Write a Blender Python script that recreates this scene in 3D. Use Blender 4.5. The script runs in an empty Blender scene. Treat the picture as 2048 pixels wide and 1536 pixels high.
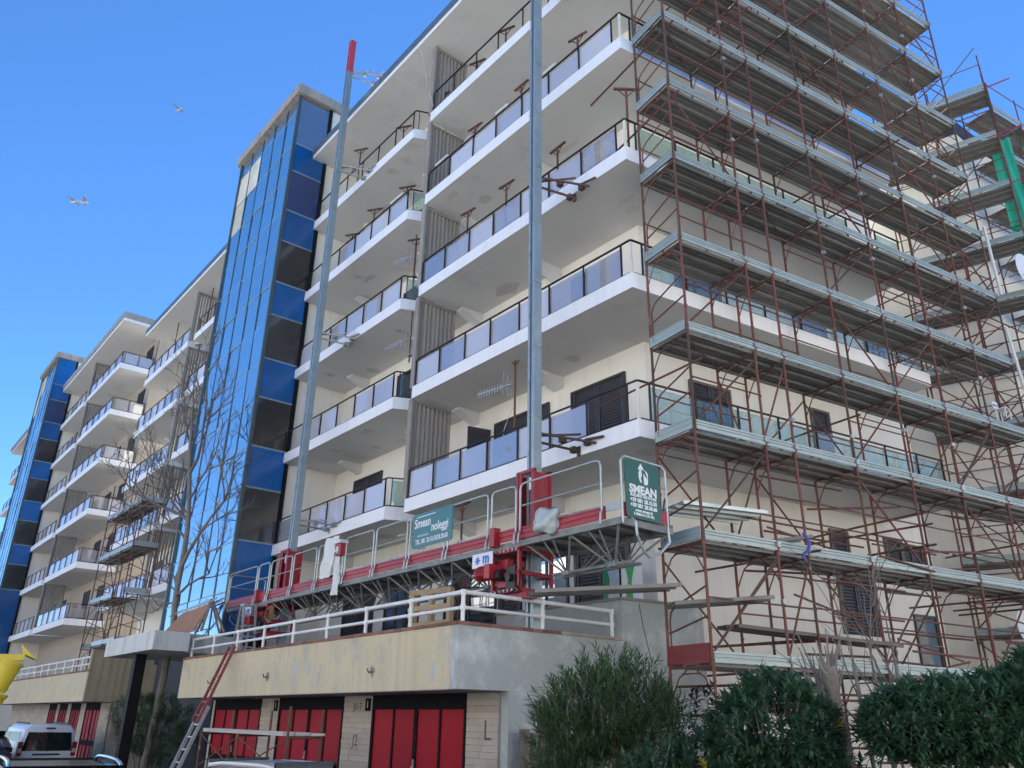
import bpy, bmesh, math, random
from mathutils import Vector, Matrix, noise
random.seed(11)
sc = bpy.context.scene
R = math.radians
# ---------------------------------------------------------------- camera
F_PX, PITCH, ROLL = 1612.0, R(22.763), R(0.906)
YA, YB = R(-39.21), R(59.92)          # headings of the street front and of the side front
EYE = Vector((0, 0, 1.65))
_cp, _sp = math.cos(PITCH), math.sin(PITCH)
_r = Vector((1, 0, 0)); _f = Vector((0, _cp, _sp)); _u = Vector((0, -_sp, _cp))
_cr, _sr = math.cos(ROLL), math.sin(ROLL)
_r, _u = _cr * _r + _sr * _u, -_sr * _r + _cr * _u
cam = bpy.data.cameras.new('camera'); camo = bpy.data.objects.new('camera', cam)
sc.collection.objects.link(camo)
cam.sensor_width = 36.0; cam.lens = F_PX / 2048 * 36.0
cam.clip_start = 0.05; cam.clip_end = 3000
m = Matrix((( _r.x, _u.x, -_f.x, EYE.x), (_r.y, _u.y, -_f.y, EYE.y), (_r.z, _u.z, -_f.z, EYE.z), (0, 0, 0, 1)))
camo.matrix_world = m
sc.camera = camo
# ---------------------------------------------------------------- light
SUN_YAW, SUN_EL = R(14), R(52)        # the sun stands behind the building
w = bpy.data.worlds.new('World'); sc.world = w; w.use_nodes = True
nt = w.node_tree; bg = nt.nodes['Background']
sky = nt.nodes.new('ShaderNodeTexSky'); sky.sky_type = 'NISHITA'; sky.sun_disc = False
sky.sun_elevation = SUN_EL; sky.sun_rotation = SUN_YAW
sky.altitude = 0; sky.air_density = 0.6; sky.dust_density = 0.0; sky.ozone_density = 5.5
hs = nt.nodes.new('ShaderNodeHueSaturation'); hs.inputs['Saturation'].default_value = 1.14
nt.links.new(sky.outputs[0], hs.inputs['Color']); nt.links.new(hs.outputs[0], bg.inputs[0]); bg.inputs[1].default_value = 0.061
sl = bpy.data.lights.new('sun', 'SUN'); sl.energy = 5.0; sl.angle = R(0.53); sl.color = (1, .965, .91)
slo = bpy.data.objects.new('sun', sl); sc.collection.objects.link(slo)
sd = Vector((math.sin(SUN_YAW) * math.cos(SUN_EL), math.cos(SUN_YAW) * math.cos(SUN_EL), math.sin(SUN_EL)))
slo.rotation_euler = (sd).to_track_quat('Z', 'Y').to_euler()
sc.view_settings.view_transform = 'Standard'; sc.view_settings.look = 'None'
sc.view_settings.exposure = 2.3; sc.view_settings.gamma = 1.0
sc.cycles.max_bounces = 8; sc.cycles.transparent_max_bounces = 24
sc.cycles.caustics_reflective = False; sc.cycles.caustics_refractive = False
sc.cycles.sample_clamp_indirect = 6.0
# ---------------------------------------------------------------- frames and pixels
GZ = -0.5
dA = Vector((math.sin(YA), math.cos(YA), 0)); nA = Vector((-dA.y, dA.x, 0))
dB = Vector((math.sin(YB), math.cos(YB), 0)); nB = Vector((dB.y, -dB.x, 0))
C0 = Vector((2.44533, 14.49518, 0))
ANG_A = math.atan2(dA.y, dA.x); ANG_B = math.atan2(dB.y, dB.x)
def A(u, o, z=0): p = C0 + dA * u + nA * o; return Vector((p.x, p.y, z))      # o > 0 towards the street
def B(s, o, z=0): p = C0 + dB * s + nB * o; return Vector((p.x, p.y, z))
def ray(x, y): return _r * ((x - 1024) / F_PX) - _u * ((y - 768) / F_PX) + _f
def on_plane(x, y, p0, n):
    v = ray(x, y); return EYE + v * ((Vector(p0) - EYE).dot(n) / v.dot(n))
def on_z(x, y, z): v = ray(x, y); return EYE + v * ((z - EYE.z) / v.z)
def at_dist(x, y, D): v = ray(x, y); return EYE + v * (D / math.hypot(v.x, v.y))
def toA(p): d = Vector((p.x, p.y, 0)) - C0; return Vector((d.dot(dA), d.dot(nA), p.z))
def pxA(x, y, o): return toA(on_plane(x, y, A(0, o), nA))
# ---------------------------------------------------------------- materials
MATS = {}
def M(name, col, rough=.6, metal=0., col2=None, scale=1.5, amt=.6, bump=0., bscale=30., streak=0., rnd=0., spec=.5, detail=6., dirt=None, dscale=.8, dlo=.55, dhi=.75):
    if name in MATS: return MATS[name]
    mt = bpy.data.materials.new(name); mt.use_nodes = True; MATS[name] = mt
    t = mt.node_tree; b = t.nodes['Principled BSDF']; N = t.nodes.new; L = t.links.new
    b.inputs['Roughness'].default_value = rough; b.inputs['Metallic'].default_value = metal
    b.inputs['Specular IOR Level'].default_value = spec
    geo = N('ShaderNodeNewGeometry'); pos = geo.outputs['Position']
    c2 = col2 if col2 else tuple(c * .72 for c in col)
    nz = N('ShaderNodeTexNoise'); nz.inputs['Scale'].default_value = scale; nz.inputs['Detail'].default_value = detail
    nz.inputs['Roughness'].default_value = .65
    L(pos, nz.inputs['Vector'])
    mr = N('ShaderNodeMapRange'); mr.inputs[1].default_value = .35; mr.inputs[2].default_value = .7
    mr.inputs[3].default_value = 0; mr.inputs[4].default_value = amt
    L(nz.outputs[0], mr.inputs[0])
    mx = N('ShaderNodeMix'); mx.data_type = 'RGBA'; mx.inputs[6].default_value = (*col, 1); mx.inputs[7].default_value = (*c2, 1)
    L(mr.outputs[0], mx.inputs[0]); out = mx.outputs[2]
    if streak:
        mp = N('ShaderNodeMapping'); mp.inputs['Scale'].default_value = (5, 5, .28); L(pos, mp.inputs[0])
        n2 = N('ShaderNodeTexNoise'); n2.inputs['Scale'].default_value = 1.3; n2.inputs['Detail'].default_value = 5
        L(mp.outputs[0], n2.inputs['Vector'])
        m2 = N('ShaderNodeMapRange'); m2.inputs[1].default_value = .5; m2.inputs[2].default_value = .75; m2.inputs[4].default_value = streak
        L(n2.outputs[0], m2.inputs[0])
        x2 = N('ShaderNodeMix'); x2.data_type = 'RGBA'; x2.inputs[7].default_value = (*[c * .35 for c in c2], 1)
        L(m2.outputs[0], x2.inputs[0]); L(out, x2.inputs[6]); out = x2.outputs[2]
    if dirt:
        n3 = N('ShaderNodeTexNoise'); n3.inputs['Scale'].default_value = dscale; n3.inputs['Detail'].default_value = 9; n3.inputs['Roughness'].default_value = .7
        L(pos, n3.inputs['Vector'])
        m3 = N('ShaderNodeMapRange'); m3.inputs[1].default_value = dlo; m3.inputs[2].default_value = dhi
        L(n3.outputs[0], m3.inputs[0])
        x3 = N('ShaderNodeMix'); x3.data_type = 'RGBA'; x3.inputs[7].default_value = (*dirt, 1)
        L(m3.outputs[0], x3.inputs[0]); L(out, x3.inputs[6]); out = x3.outputs[2]
    if rnd:
        oi = N('ShaderNodeObjectInfo'); m4 = N('ShaderNodeMapRange'); m4.inputs[3].default_value = 1 - rnd; m4.inputs[4].default_value = 1 + rnd * .6
        L(oi.outputs['Random'], m4.inputs[0])
        x4 = N('ShaderNodeVectorMath'); x4.operation = 'SCALE'
        L(out, x4.inputs[0]); L(m4.outputs[0], x4.inputs['Scale']); out = x4.outputs[0]
    L(out, b.inputs['Base Color'])
    if bump:
        nb = N('ShaderNodeTexNoise'); nb.inputs['Scale'].default_value = bscale; nb.inputs['Detail'].default_value = 4; L(pos, nb.inputs['Vector'])
        bp = N('ShaderNodeBump'); bp.inputs['Strength'].default_value = bump; bp.inputs['Distance'].default_value = .02
        L(nb.outputs[0], bp.inputs['Height']); L(bp.outputs[0], b.inputs['Normal'])
    return mt
def glass(name, tint, refl, rough=.02, reflcol=(1, 1, 1), wave=0.0, pale_sheen=0.0, add=.5):
    """thin pane: tinted see-through with a mirror coat"""
    mt = bpy.data.materials.new(name); mt.use_nodes = True; MATS[name] = mt
    t = mt.node_tree; N = t.nodes.new; L = t.links.new
    t.nodes.remove(t.nodes['Principled BSDF']); out = t.nodes['Material Output']
    tr = N('ShaderNodeBsdfTransparent'); tr.inputs[0].default_value = (*tint, 1)
    gl = N('ShaderNodeBsdfGlossy'); gl.inputs['Roughness'].default_value = rough; gl.inputs[0].default_value = (*reflcol, 1)
    lw = N('ShaderNodeLayerWeight'); lw.inputs[0].default_value = .5
    mr = N('ShaderNodeMapRange'); mr.inputs[1].default_value = 0; mr.inputs[2].default_value = 1
    mr.inputs[3].default_value = refl; mr.inputs[4].default_value = min(1, refl + add)
    pw = N('ShaderNodeMath'); pw.operation = 'POWER'; pw.inputs[1].default_value = 2.5
    L(lw.outputs['Facing'], pw.inputs[0]); L(pw.outputs[0], mr.inputs[0])
    mx = N('ShaderNodeMixShader'); L(mr.outputs[0], mx.inputs[0]); L(tr.outputs[0], mx.inputs[1]); L(gl.outputs[0], mx.inputs[2])
    if pale_sheen:  # pale diffuse share stands in for soft sky reflection on the pane
        df = N('ShaderNodeBsdfDiffuse'); df.inputs[0].default_value = (.68,.69,.76,1); m5 = N('ShaderNodeMixShader'); oi = N('ShaderNodeObjectInfo'); mf = N('ShaderNodeMapRange'); mf.inputs[3].default_value = pale_sheen*.35; mf.inputs[4].default_value = pale_sheen*1.7
        L(oi.outputs['Random'], mf.inputs[0]); L(mf.outputs[0], m5.inputs[0])
        L(mx.outputs[0], m5.inputs[1]); L(df.outputs[0], m5.inputs[2]); mx = m5
    if wave:
        geo = N('ShaderNodeNewGeometry'); nz = N('ShaderNodeTexNoise'); nz.inputs['Scale'].default_value = .9; nz.inputs['Detail'].default_value = 2
        L(geo.outputs['Position'], nz.inputs['Vector'])
        bp = N('ShaderNodeBump'); bp.inputs['Strength'].default_value = wave; bp.inputs['Distance'].default_value = .05
        L(nz.outputs[0], bp.inputs['Height']); L(bp.outputs[0], gl.inputs['Normal'])
    L(mx.outputs[0], out.inputs[0]); return mt
def mirror(name, base, refl, rough=.03, wave=0.1, reflcol=(1, 1, 1), bump_per_pane=.0):
    """opaque coated spandrel or curtain glass: coloured body under a clear reflection"""
    mt = bpy.data.materials.new(name); mt.use_nodes = True; MATS[name] = mt
    t = mt.node_tree; N = t.nodes.new; L = t.links.new
    t.nodes.remove(t.nodes['Principled BSDF']); out = t.nodes['Material Output']
    geo = N('ShaderNodeNewGeometry')
    df = N('ShaderNodeBsdfDiffuse')
    nz2 = N('ShaderNodeTexNoise'); nz2.inputs['Scale'].default_value = 1.2; nz2.inputs['Detail'].default_value = 8; L(geo.outputs['Position'], nz2.inputs['Vector'])
    mr2 = N('ShaderNodeMapRange'); mr2.inputs[3].default_value = .6; mr2.inputs[4].default_value = 1.35; L(nz2.outputs[0], mr2.inputs[0])
    oi = N('ShaderNodeObjectInfo'); mo = N('ShaderNodeMapRange'); mo.inputs[3].default_value = .75; mo.inputs[4].default_value = 1.3; L(oi.outputs['Random'], mo.inputs[0])
    mm_ = N('ShaderNodeMath'); mm_.operation = 'MULTIPLY'; L(mr2.outputs[0], mm_.inputs[0]); L(mo.outputs[0], mm_.inputs[1])
    sc_ = N('ShaderNodeVectorMath'); sc_.operation = 'SCALE'; sc_.inputs[0].default_value = base; L(mm_.outputs[0], sc_.inputs['Scale']); L(sc_.outputs[0], df.inputs[0])
    gl = N('ShaderNodeBsdfGlossy'); gl.inputs['Roughness'].default_value = rough; gl.inputs[0].default_value = (*reflcol, 1)
    mx = N('ShaderNodeMixShader'); mx.inputs[0].default_value = refl; L(df.outputs[0], mx.inputs[1]); L(gl.outputs[0], mx.inputs[2])
    nz = N('ShaderNodeTexNoise'); nz.inputs['Scale'].default_value = .7; nz.inputs['Detail'].default_value = 2; L(geo.outputs['Position'], nz.inputs['Vector'])
    bp = N('ShaderNodeBump'); bp.inputs['Strength'].default_value = wave; bp.inputs['Distance'].default_value = .06
    L(nz.outputs[0], bp.inputs['Height']); L(bp.outputs[0], gl.inputs['Normal'])
    L(mx.outputs[0], out.inputs[0]); return mt
# ---------------------------------------------------------------- mesh builder
class MB:
    def __init__(s): s.v = []; s.f = []; s.mi = []; s.cur = 0
    def mat(s, i): s.cur = i; return s
    def add(s, vs, fs):
        k = len(s.v); s.v += [tuple(v) for v in vs]
        for f in fs: s.f.append([i + k for i in f]); s.mi.append(s.cur)
        return s
    def box(s, x0, x1, y0, y1, z0, z1):
        return s.add([(x0,y0,z0),(x1,y0,z0),(x1,y1,z0),(x0,y1,z0),(x0,y0,z1),(x1,y0,z1),(x1,y1,z1),(x0,y1,z1)],
                     [(3,2,1,0),(4,5,6,7),(0,1,5,4),(1,2,6,5),(2,3,7,6),(3,0,4,7)])
    def prism(s, pts, z0, z1, side=None, top=None, bot=None):
        n = len(pts); k = s.cur
        area = sum(pts[i][0]*pts[(i+1)%n][1]-pts[(i+1)%n][0]*pts[i][1] for i in range(n))
        if area < 0: pts = pts[::-1]
        b = len(s.v); s.v += [(p[0],p[1],z0) for p in pts] + [(p[0],p[1],z1) for p in pts]
        for i in range(n):
            j = (i+1)%n; s.f.append([b+i,b+j,b+n+j,b+n+i]); s.mi.append(k if side is None else side)
        s.f.append([b+i for i in range(n)][::-1]); s.mi.append(k if bot is None else bot)
        s.f.append([b+n+i for i in range(n)]); s.mi.append(k if top is None else top)
        return s
    def bar(s, p0, p1, w, h=None, up=(0,0,1)):
        p0 = Vector(p0); p1 = Vector(p1); h = h or w; d = (p1-p0).normalized(); up = Vector(up)
        if abs(d.dot(up)) > .98: up = Vector((1,0,0))
        x = d.cross(up).normalized()*(w/2); y = x.normalized().cross(d).normalized()*(h/2)
        vs = [p+a*x+b_*y for p in (p0,p1) for a,b_ in ((-1,-1),(1,-1),(1,1),(-1,1))]
        return s.add(vs, [(3,2,1,0),(4,5,6,7),(0,1,5,4),(1,2,6,5),(2,3,7,6),(3,0,4,7)])
    def tube(s, p0, p1, r, n=8, r1=None, cap=True):
        p0 = Vector(p0); p1 = Vector(p1); d = (p1-p0)
        if d.length < 1e-6: return s
        d.normalize(); up = Vector((0,0,1)) if abs(d.z) < .95 else Vector((1,0,0))
        x = d.cross(up).normalized(); y = x.cross(d); r1 = r if r1 is None else r1
        vs = []
        for p, rr in ((p0,r),(p1,r1)):
            vs += [p + (x*math.cos(2*math.pi*i/n) + y*math.sin(2*math.pi*i/n))*rr for i in range(n)]
        fs = [(i, n+i, n+(i+1)%n, (i+1)%n) for i in range(n)]
        if cap: fs += [tuple(range(n)), tuple(range(2*n-1, n-1, -1))]
        return s.add(vs, fs)
    def path(s, pts, r, n=6):
        for a, b in zip(pts, pts[1:]): s.tube(a, b, r, n)
        return s
    def ptube(s, pts, rads, n=8, wob=0., cap=True):
        """one continuous tapering tube through the points"""
        pts = [Vector(p) for p in pts]; x = None; rings = []
        for i,p in enumerate(pts):
            d = (pts[min(i+1,len(pts)-1)]-pts[max(i-1,0)]).normalized()
            if x is None: x = d.orthogonal().normalized()
            x = (x-d*x.dot(d)).normalized(); y = d.cross(x)
            rings.append([p+(x*math.cos(2*math.pi*k/n)+y*math.sin(2*math.pi*k/n))*rads[i]*(1+wob*noise.noise(p*4+Vector((k,0,0)))) for k in range(n)])
        fs = [(i*n+k,i*n+(k+1)%n,(i+1)*n+(k+1)%n,(i+1)*n+k) for i in range(len(pts)-1) for k in range(n)]
        if cap: fs += [tuple(range(n))[::-1], tuple(range((len(pts)-1)*n,len(pts)*n))]
        return s.add([v for r_ in rings for v in r_], fs)
    def mesh(s, name, *mats, smooth=False):
        me = bpy.data.meshes.new(name); me.from_pydata(s.v, [], s.f)
        for m_ in mats: me.materials.append(m_)
        if len(mats) > 1: me.polygons.foreach_set('material_index', s.mi)
        if smooth: me.polygons.foreach_set('use_smooth', [True]*len(s.f))
        me.update(); return me
COL = sc.collection
def obj(name, me, parent=None, loc=(0,0,0), rot=(0,0,0), scale=(1,1,1)):
    o = bpy.data.objects.new(name, me); COL.objects.link(o)
    o.location = loc; o.rotation_euler = rot; o.scale = scale
    if parent is not None: o.parent = parent
    return o
def tag(o, label, cat=None, group=None, kind=None):
    if label: o['label'] = label
    if cat: o['category'] = cat
    if group: o['group'] = group
    if kind: o['kind'] = kind
    return o
def thing(name, label, cat, loc=(0,0,0), rz=0., group=None):
    o = obj(name, None, None, loc, (0,0,rz)); o.empty_display_size = .3
    return tag(o, label, cat, group)
def struct(name, me, loc=(0,0,0), rz=0.): return tag(obj(name, me, None, loc, (0,0,rz)), None, kind='structure')
_UT = {}
def unit_tube(mat, n=8):
    k = (mat.name, n)
    if k not in _UT: _UT[k] = MB().tube((0,0,0),(0,0,1),1,n).mesh('tube', mat, smooth=False)
    return _UT[k]
def tube(name, parent, p0, p1, r, mat, n=8):
    p0 = Vector(p0); p1 = Vector(p1); d = p1-p0
    o = obj(name, unit_tube(mat, n), parent, p0, (0,0,0), (r, r, d.length))
    o.rotation_euler = d.to_track_quat('Z', 'Y').to_euler(); return o
_UB = {}
def ubox(name, parent, x0, x1, y0, y1, z0, z1, mat):
    """box part sharing one unit cube per material"""
    if mat.name not in _UB: _UB[mat.name] = MB().box(-.5,.5,-.5,.5,-.5,.5).mesh('block', mat)
    return obj(name, _UB[mat.name], parent, ((x0+x1)/2,(y0+y1)/2,(z0+z1)/2), (0,0,0), (abs(x1-x0),abs(y1-y0),abs(z1-z0)))
def smooth_curve(pts, k=8):
    """Catmull-Rom through the points"""
    P = [Vector(p) for p in pts]; P = [P[0]*2-P[1]] + P + [P[-1]*2-P[-2]]; out = []
    for i in range(1, len(P)-2):
        for j in range(k):
            t = j/k; a,b,c,d = P[i-1],P[i],P[i+1],P[i+2]
            out.append(.5*((2*b)+(c-a)*t+(2*a-5*b+4*c-d)*t*t+(3*b-a-3*c+d)*t**3))
    out.append(P[-2]); return out
_txt = {}
def text_mesh(txt, mat, size=1., depth=.004, bold=0., align='CENTER', xscale=1.):
    cu = bpy.data.curves.new('lettering', 'FONT'); cu.body = txt; cu.size = size; cu.align_x = align; cu.align_y = 'CENTER'
    cu.extrude = depth; cu.offset = bold; cu.resolution_u = 3
    o = bpy.data.objects.new('t', cu); COL.objects.link(o)
    dg = bpy.context.evaluated_depsgraph_get(); me = bpy.data.meshes.new_from_object(o.evaluated_get(dg))
    bpy.data.objects.remove(o); bpy.data.curves.remove(cu); me.materials.clear(); me.materials.append(mat)
    for v in me.vertices: v.co.x *= xscale
    return me
# colours
m_cream = M('cream_render', (.79,.76,.68), .85, col2=(.72,.69,.62), scale=.6, bump=.15, bscale=18, streak=.12)
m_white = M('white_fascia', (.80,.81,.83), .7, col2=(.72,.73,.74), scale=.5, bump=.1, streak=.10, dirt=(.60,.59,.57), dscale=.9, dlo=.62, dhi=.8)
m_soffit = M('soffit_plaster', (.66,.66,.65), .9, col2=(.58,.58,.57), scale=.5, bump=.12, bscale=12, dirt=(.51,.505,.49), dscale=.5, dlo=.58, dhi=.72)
m_slabtop = M('slab_tiles', (.35,.30,.25), .8)
m_alu = M('dark_anodised_rail', (.05,.042,.037), .35, .6, col2=(.04,.035,.03))
m_galv = M('galvanised_steel', (.50,.56,.56), .42, .55, col2=(.36,.41,.41), scale=6, rnd=.16, dirt=(.27,.23,.19), dscale=2.2, dlo=.62, dhi=.75)
m_deck = M('deck_steel', (.18,.18,.175), .5, .3, col2=(.105,.104,.098), scale=5, rnd=.22, dirt=(.16,.125,.09), dscale=2.0, dlo=.55, dhi=.75)
m_toe = M('toe_board_steel', (.36,.42,.40), .45, .25, col2=(.25,.30,.285), scale=3, rnd=.1, dirt=(.40,.38,.33), dscale=2.5, dlo=.64, dhi=.78)
m_rust = M('red_oxide_tube', (.15,.050,.038), .65, .1, col2=(.10,.04,.03), scale=5, rnd=.25, dirt=(.24,.15,.10), dscale=3, dlo=.58, dhi=.7)
m_rust2 = M('rusty_tube', (.14,.065,.042), .75, .1, col2=(.09,.05,.035), scale=6, rnd=.25, dirt=(.30,.24,.18), dscale=4, dlo=.6, dhi=.7)
m_brown = M('dark_brown_tube', (.10,.06,.045), .7, .1, col2=(.06,.04,.03), scale=6, rnd=.25)
m_pale = M('bare_pale_tube', (.45,.38,.29), .6, .2, col2=(.28,.20,.14), scale=6, rnd=.2)
m_clamp = M('steel_clamp', (.42,.43,.43), .45, .6, col2=(.2,.17,.14), scale=9)
m_fin = M('louvre_fin', (.30,.28,.25), .7, col2=(.22,.20,.18), scale=2, rnd=.1)
m_black = M('black_void', (.012,.012,.014), .7, spec=.15)
m_dark = M('dark_shutter', (.03,.032,.043), .6, spec=.2, col2=(.022,.023,.03))
g_rail = glass('bronze_rail_glass', (.74,.68,.60), .36, .015, (1.0,.97,.97), .05, .42)
g_clear = glass('green_clear_glass', (.74,.86,.80), .10, .02, (.95,1,.98), .04, .14, .32)
# ================================================================ ground
m_asph = M('asphalt', (.055,.055,.058), .9, col2=(.035,.035,.037), scale=2.5, bump=.4, bscale=120)
m_pave = M('pavement_slabs', (.28,.26,.23), .9, col2=(.2,.19,.17), scale=3, bump=.2, bscale=60)
m_soil = M('planter_soil', (.06,.045,.03), .95, col2=(.03,.05,.015), scale=5, bump=.5, bscale=40)
mb = MB(); mb.box(-1500,1500,-1500,1500,GZ-.5,GZ); struct('ground', mb.mesh('ground', m_asph))
mb = MB(); mb.prism([tuple(A(-2,4.6).xy), tuple(A(60,4.6).xy), tuple(A(60,-14).xy), tuple(A(-2,-14).xy)], GZ+.004, GZ+.13)
struct('pavement', mb.mesh('pavement', m_pave))
mb = MB(); mb.prism([tuple(B(-2.5,4.2).xy), tuple(B(22,4.2).xy), tuple(B(22,.2).xy), tuple(B(1.2,.2).xy), tuple(B(-1.6,1.2).xy)], GZ+.134, GZ+.3)
struct('planting_bed', mb.mesh('planting_bed', m_soil))
m_bounce = M('unseen_bounce_ground', (.20,.20,.20), .9, col2=(.16,.16,.16), scale=1.5, bump=.2, bscale=50)  # unseen square added behind the camera for its bounce light
mb = MB(); mb.prism([tuple(A(-12,7.5).xy), tuple(A(90,7.5).xy), tuple(A(90,33).xy), tuple(A(-60,33).xy), tuple(B(60,33).xy), tuple(B(60,7.5).xy), tuple(B(-12,7.5).xy)], GZ+.004, GZ+.008); struct('square', mb.mesh('square', m_bounce))
# houses across the street, met only in the reflections and added for their bounce light
for i,(u0,u1,h,col) in enumerate(((-48,-26,14,(.72,.73,.74)),(-24.5,-6,19,(.74,.75,.77)),(-4.5,15,15,(.74,.72,.68)),(17,38,18,(.74,.75,.77)),(40,70,15,(.72,.73,.74)))):
    t = thing('opposite_house', ('pale','tall cream','plain','cream','long pale')[i]+' house across the street, seen only mirrored in the glass', 'building', A(u0,34,0), ANG_A)
    mt = M('opposite_render_%d' % i, col, .9, scale=.7)
    mb = MB(); mb.box(0,u1-u0,0,10,GZ,h); obj('wall', mb.mesh('wall', mt), t)
    mb = MB(); n = int((u1-u0)/3.2)
    for j in range(n):
        for k in range(int((h-1)/3.1)): mb.box(1.1+j*3.2,2.4+j*3.2,-.03,-.002,1.0+k*3.1,2.7+k*3.1)
    tag(obj('windows', mb.mesh('windows', m_black), t), None, kind='stuff')
for i,(s0,s1,h,col) in enumerate(((-14,4,15,(.74,.74,.74)),(5.5,24,18,(.74,.71,.66)),(25.5,50,14,(.74,.74,.74)))):  # side row added to bounce sunlight onto the side front
    t = thing('opposite_house', ('plain','wide ochre','long cream')[i]+' house across the side street, seen only mirrored in the glass', 'building', B(s1,34,0), ANG_B+math.pi)
    mb = MB(); mb.box(0,s1-s0,-10,0,GZ,h); obj('wall', mb.mesh('wall', M('side_house_render_%d' % i, col, .9, scale=.7)), t).location.y = 0
    mb = MB()
    for j in range(int((s1-s0)/3.2)):
        for k in range(int((h-1)/3.1)): mb.box(1.1+j*3.2,2.4+j*3.2,-10.03,-10.002,1.0+k*3.1,2.7+k*3.1)
    tag(obj('windows', mb.mesh('windows', m_black), t), None, kind='stuff')
# ================================================================ main apartment building
FL = [6.70, 9.94, 13.18, 16.42, 19.66]; ROOF = 22.93; SH = .36
WIN = -2.12; WINB = -1.9
def isect(p, d, q, e):
    k = (q-p); det = d.x*(-e.y)+e.x*d.y; t = (k.x*(-e.y)+e.x*k.y)/det; return p+d*t
def l2(p): a = toA(p); return (a.x, a.y)
Kin = isect(A(0,WIN), dA, B(0,WINB), dB)
bld = thing('apartment_building', 'large cream apartment block with white wraparound balconies, its right side behind scaffolding', 'building', A(0,0,0), ANG_A)
WB_END = 11.5
mb = MB(); mb.prism([l2(Kin), (38.3,WIN), (38.3,-15), l2(B(WB_END,-13)), l2(B(WB_END,WINB))], GZ, ROOF)
obj('wall', mb.mesh('wall', m_cream), bld)
# roof with its metal edge
def roof_poly(e): return [l2(isect(A(0,e), dA, B(0,e), dB)), (38.5+e*.3,e), (38.5+e*.3,-15.2), l2(B(WB_END+.3,-13.2)), l2(B(WB_END+.3,e))]
m_redge = M('roof_edge_metal', (.13,.19,.24), .4, .5, col2=(.2,.22,.22), scale=2)
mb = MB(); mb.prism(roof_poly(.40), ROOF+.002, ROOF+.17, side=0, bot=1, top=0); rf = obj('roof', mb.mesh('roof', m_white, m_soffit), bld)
mb = MB(); mb.prism(roof_poly(.46), ROOF+.172, ROOF+.40); obj('roof_edge', mb.mesh('roof_edge', m_redge), rf)
mb = MB(); mb.box(29.5,33.2,-.2,-2.6,ROOF+.402,ROOF+1.35); obj('roof_screen', mb.mesh('roof_screen', M('roof_screen_panel', (.55,.6,.6), .4)), rf)
_post = MB().box(-.012,.012,-.02,.02,0,.82).mesh('post', m_alu)
def rail(bal, pts, zb, posts, gmat, skip=(), bare=False, seg0=0):
    """pts: 2-D polyline inset from the slab edge, outside on the right of travel when out=-1"""
    for i,(a,b) in enumerate(zip(pts, pts[1:])):
        a = Vector((a[0],a[1],0)); b = Vector((b[0],b[1],0)); L = (b-a).length; d = (b-a)/L; n = Vector((-d.y,d.x,0))
        ang = math.atan2(d.y,d.x)
        mb = MB(); mb.bar(a+Vector((0,0,zb+1.195)), b+Vector((0,0,zb+1.20)), .042, .028)
        mb.bar(a+Vector((0,0,zb+.405)), b+Vector((0,0,zb+.405)), .025, .03)
        obj('handrail', mb.mesh('handrail', m_alu), bal)
        ps = posts[i]
        for t in ps: obj('rail_post', _post, bal, (*(a+d*t).xy, zb+SH), (0,0,ang))
        if bare: continue
        for k,(t0,t1) in enumerate(zip(ps, ps[1:])):
            if (i,k) in skip: continue
            c = a+d*((t0+t1)/2)
            # panes hang on the outer side of the posts
            w_ = (t1-t0)-.006
            key = ('pane', round(w_,2), gmat[i].name)
            if key not in _UT: _UT[key] = MB().box(-w_/2,w_/2,-.006,.006,0,.70).mesh('glass_panel', gmat[i])
            cc = c - n*.036*rail.side
            obj('glass_panel', _UT[key], bal, (cc.x,cc.y,zb+.43+random.uniform(-.004,.004)), (random.uniform(-.018,.018),0,ang+random.uniform(-.006,.006)))
rail.side = 1
def posts_n(L, n, e=.12): return [e+(L-2*e)*i/n for i in range(n+1)]
m_corner = M('cream_corner_trim', (.70,.67,.58), .6)
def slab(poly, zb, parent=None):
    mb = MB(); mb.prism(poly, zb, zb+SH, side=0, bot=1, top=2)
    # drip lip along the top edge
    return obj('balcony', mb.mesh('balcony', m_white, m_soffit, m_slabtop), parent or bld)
SB_END = 9.9
inB = lambda s,o: l2(B(s,o))
m_patch1 = M('dark_plaster_patch', (.55,.545,.53), .95, scale=3); m_patch2 = M('light_plaster_patch', (.62,.605,.575), .95, scale=3)
_fin = MB().box(-.06,.06,-.022,.022,0,1).mesh('fin', m_fin)
def louvre(parent, u, z0, z1, o0=-.12, o1=-1.35, n=9, face=1):
    mb = MB(); mb.box(u-.05,u+.05,o1-.04,o0+.02,z1-.1,z1-.002); mb.box(u-.09,u+.09,o0+.02,o0+.10,z0,z1-.002)
    s = obj('louvre_screen', mb.mesh('louvre_screen', m_fin), parent)
    for i in range(n):
        o = o0-.06-(o0-o1-.08)*i/(n-1)
        obj('fin', _fin, s, (u, o, z0), (0,0,random.uniform(.5,.62)*face), (1,1,z1-z0-.1))
    return s
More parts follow.
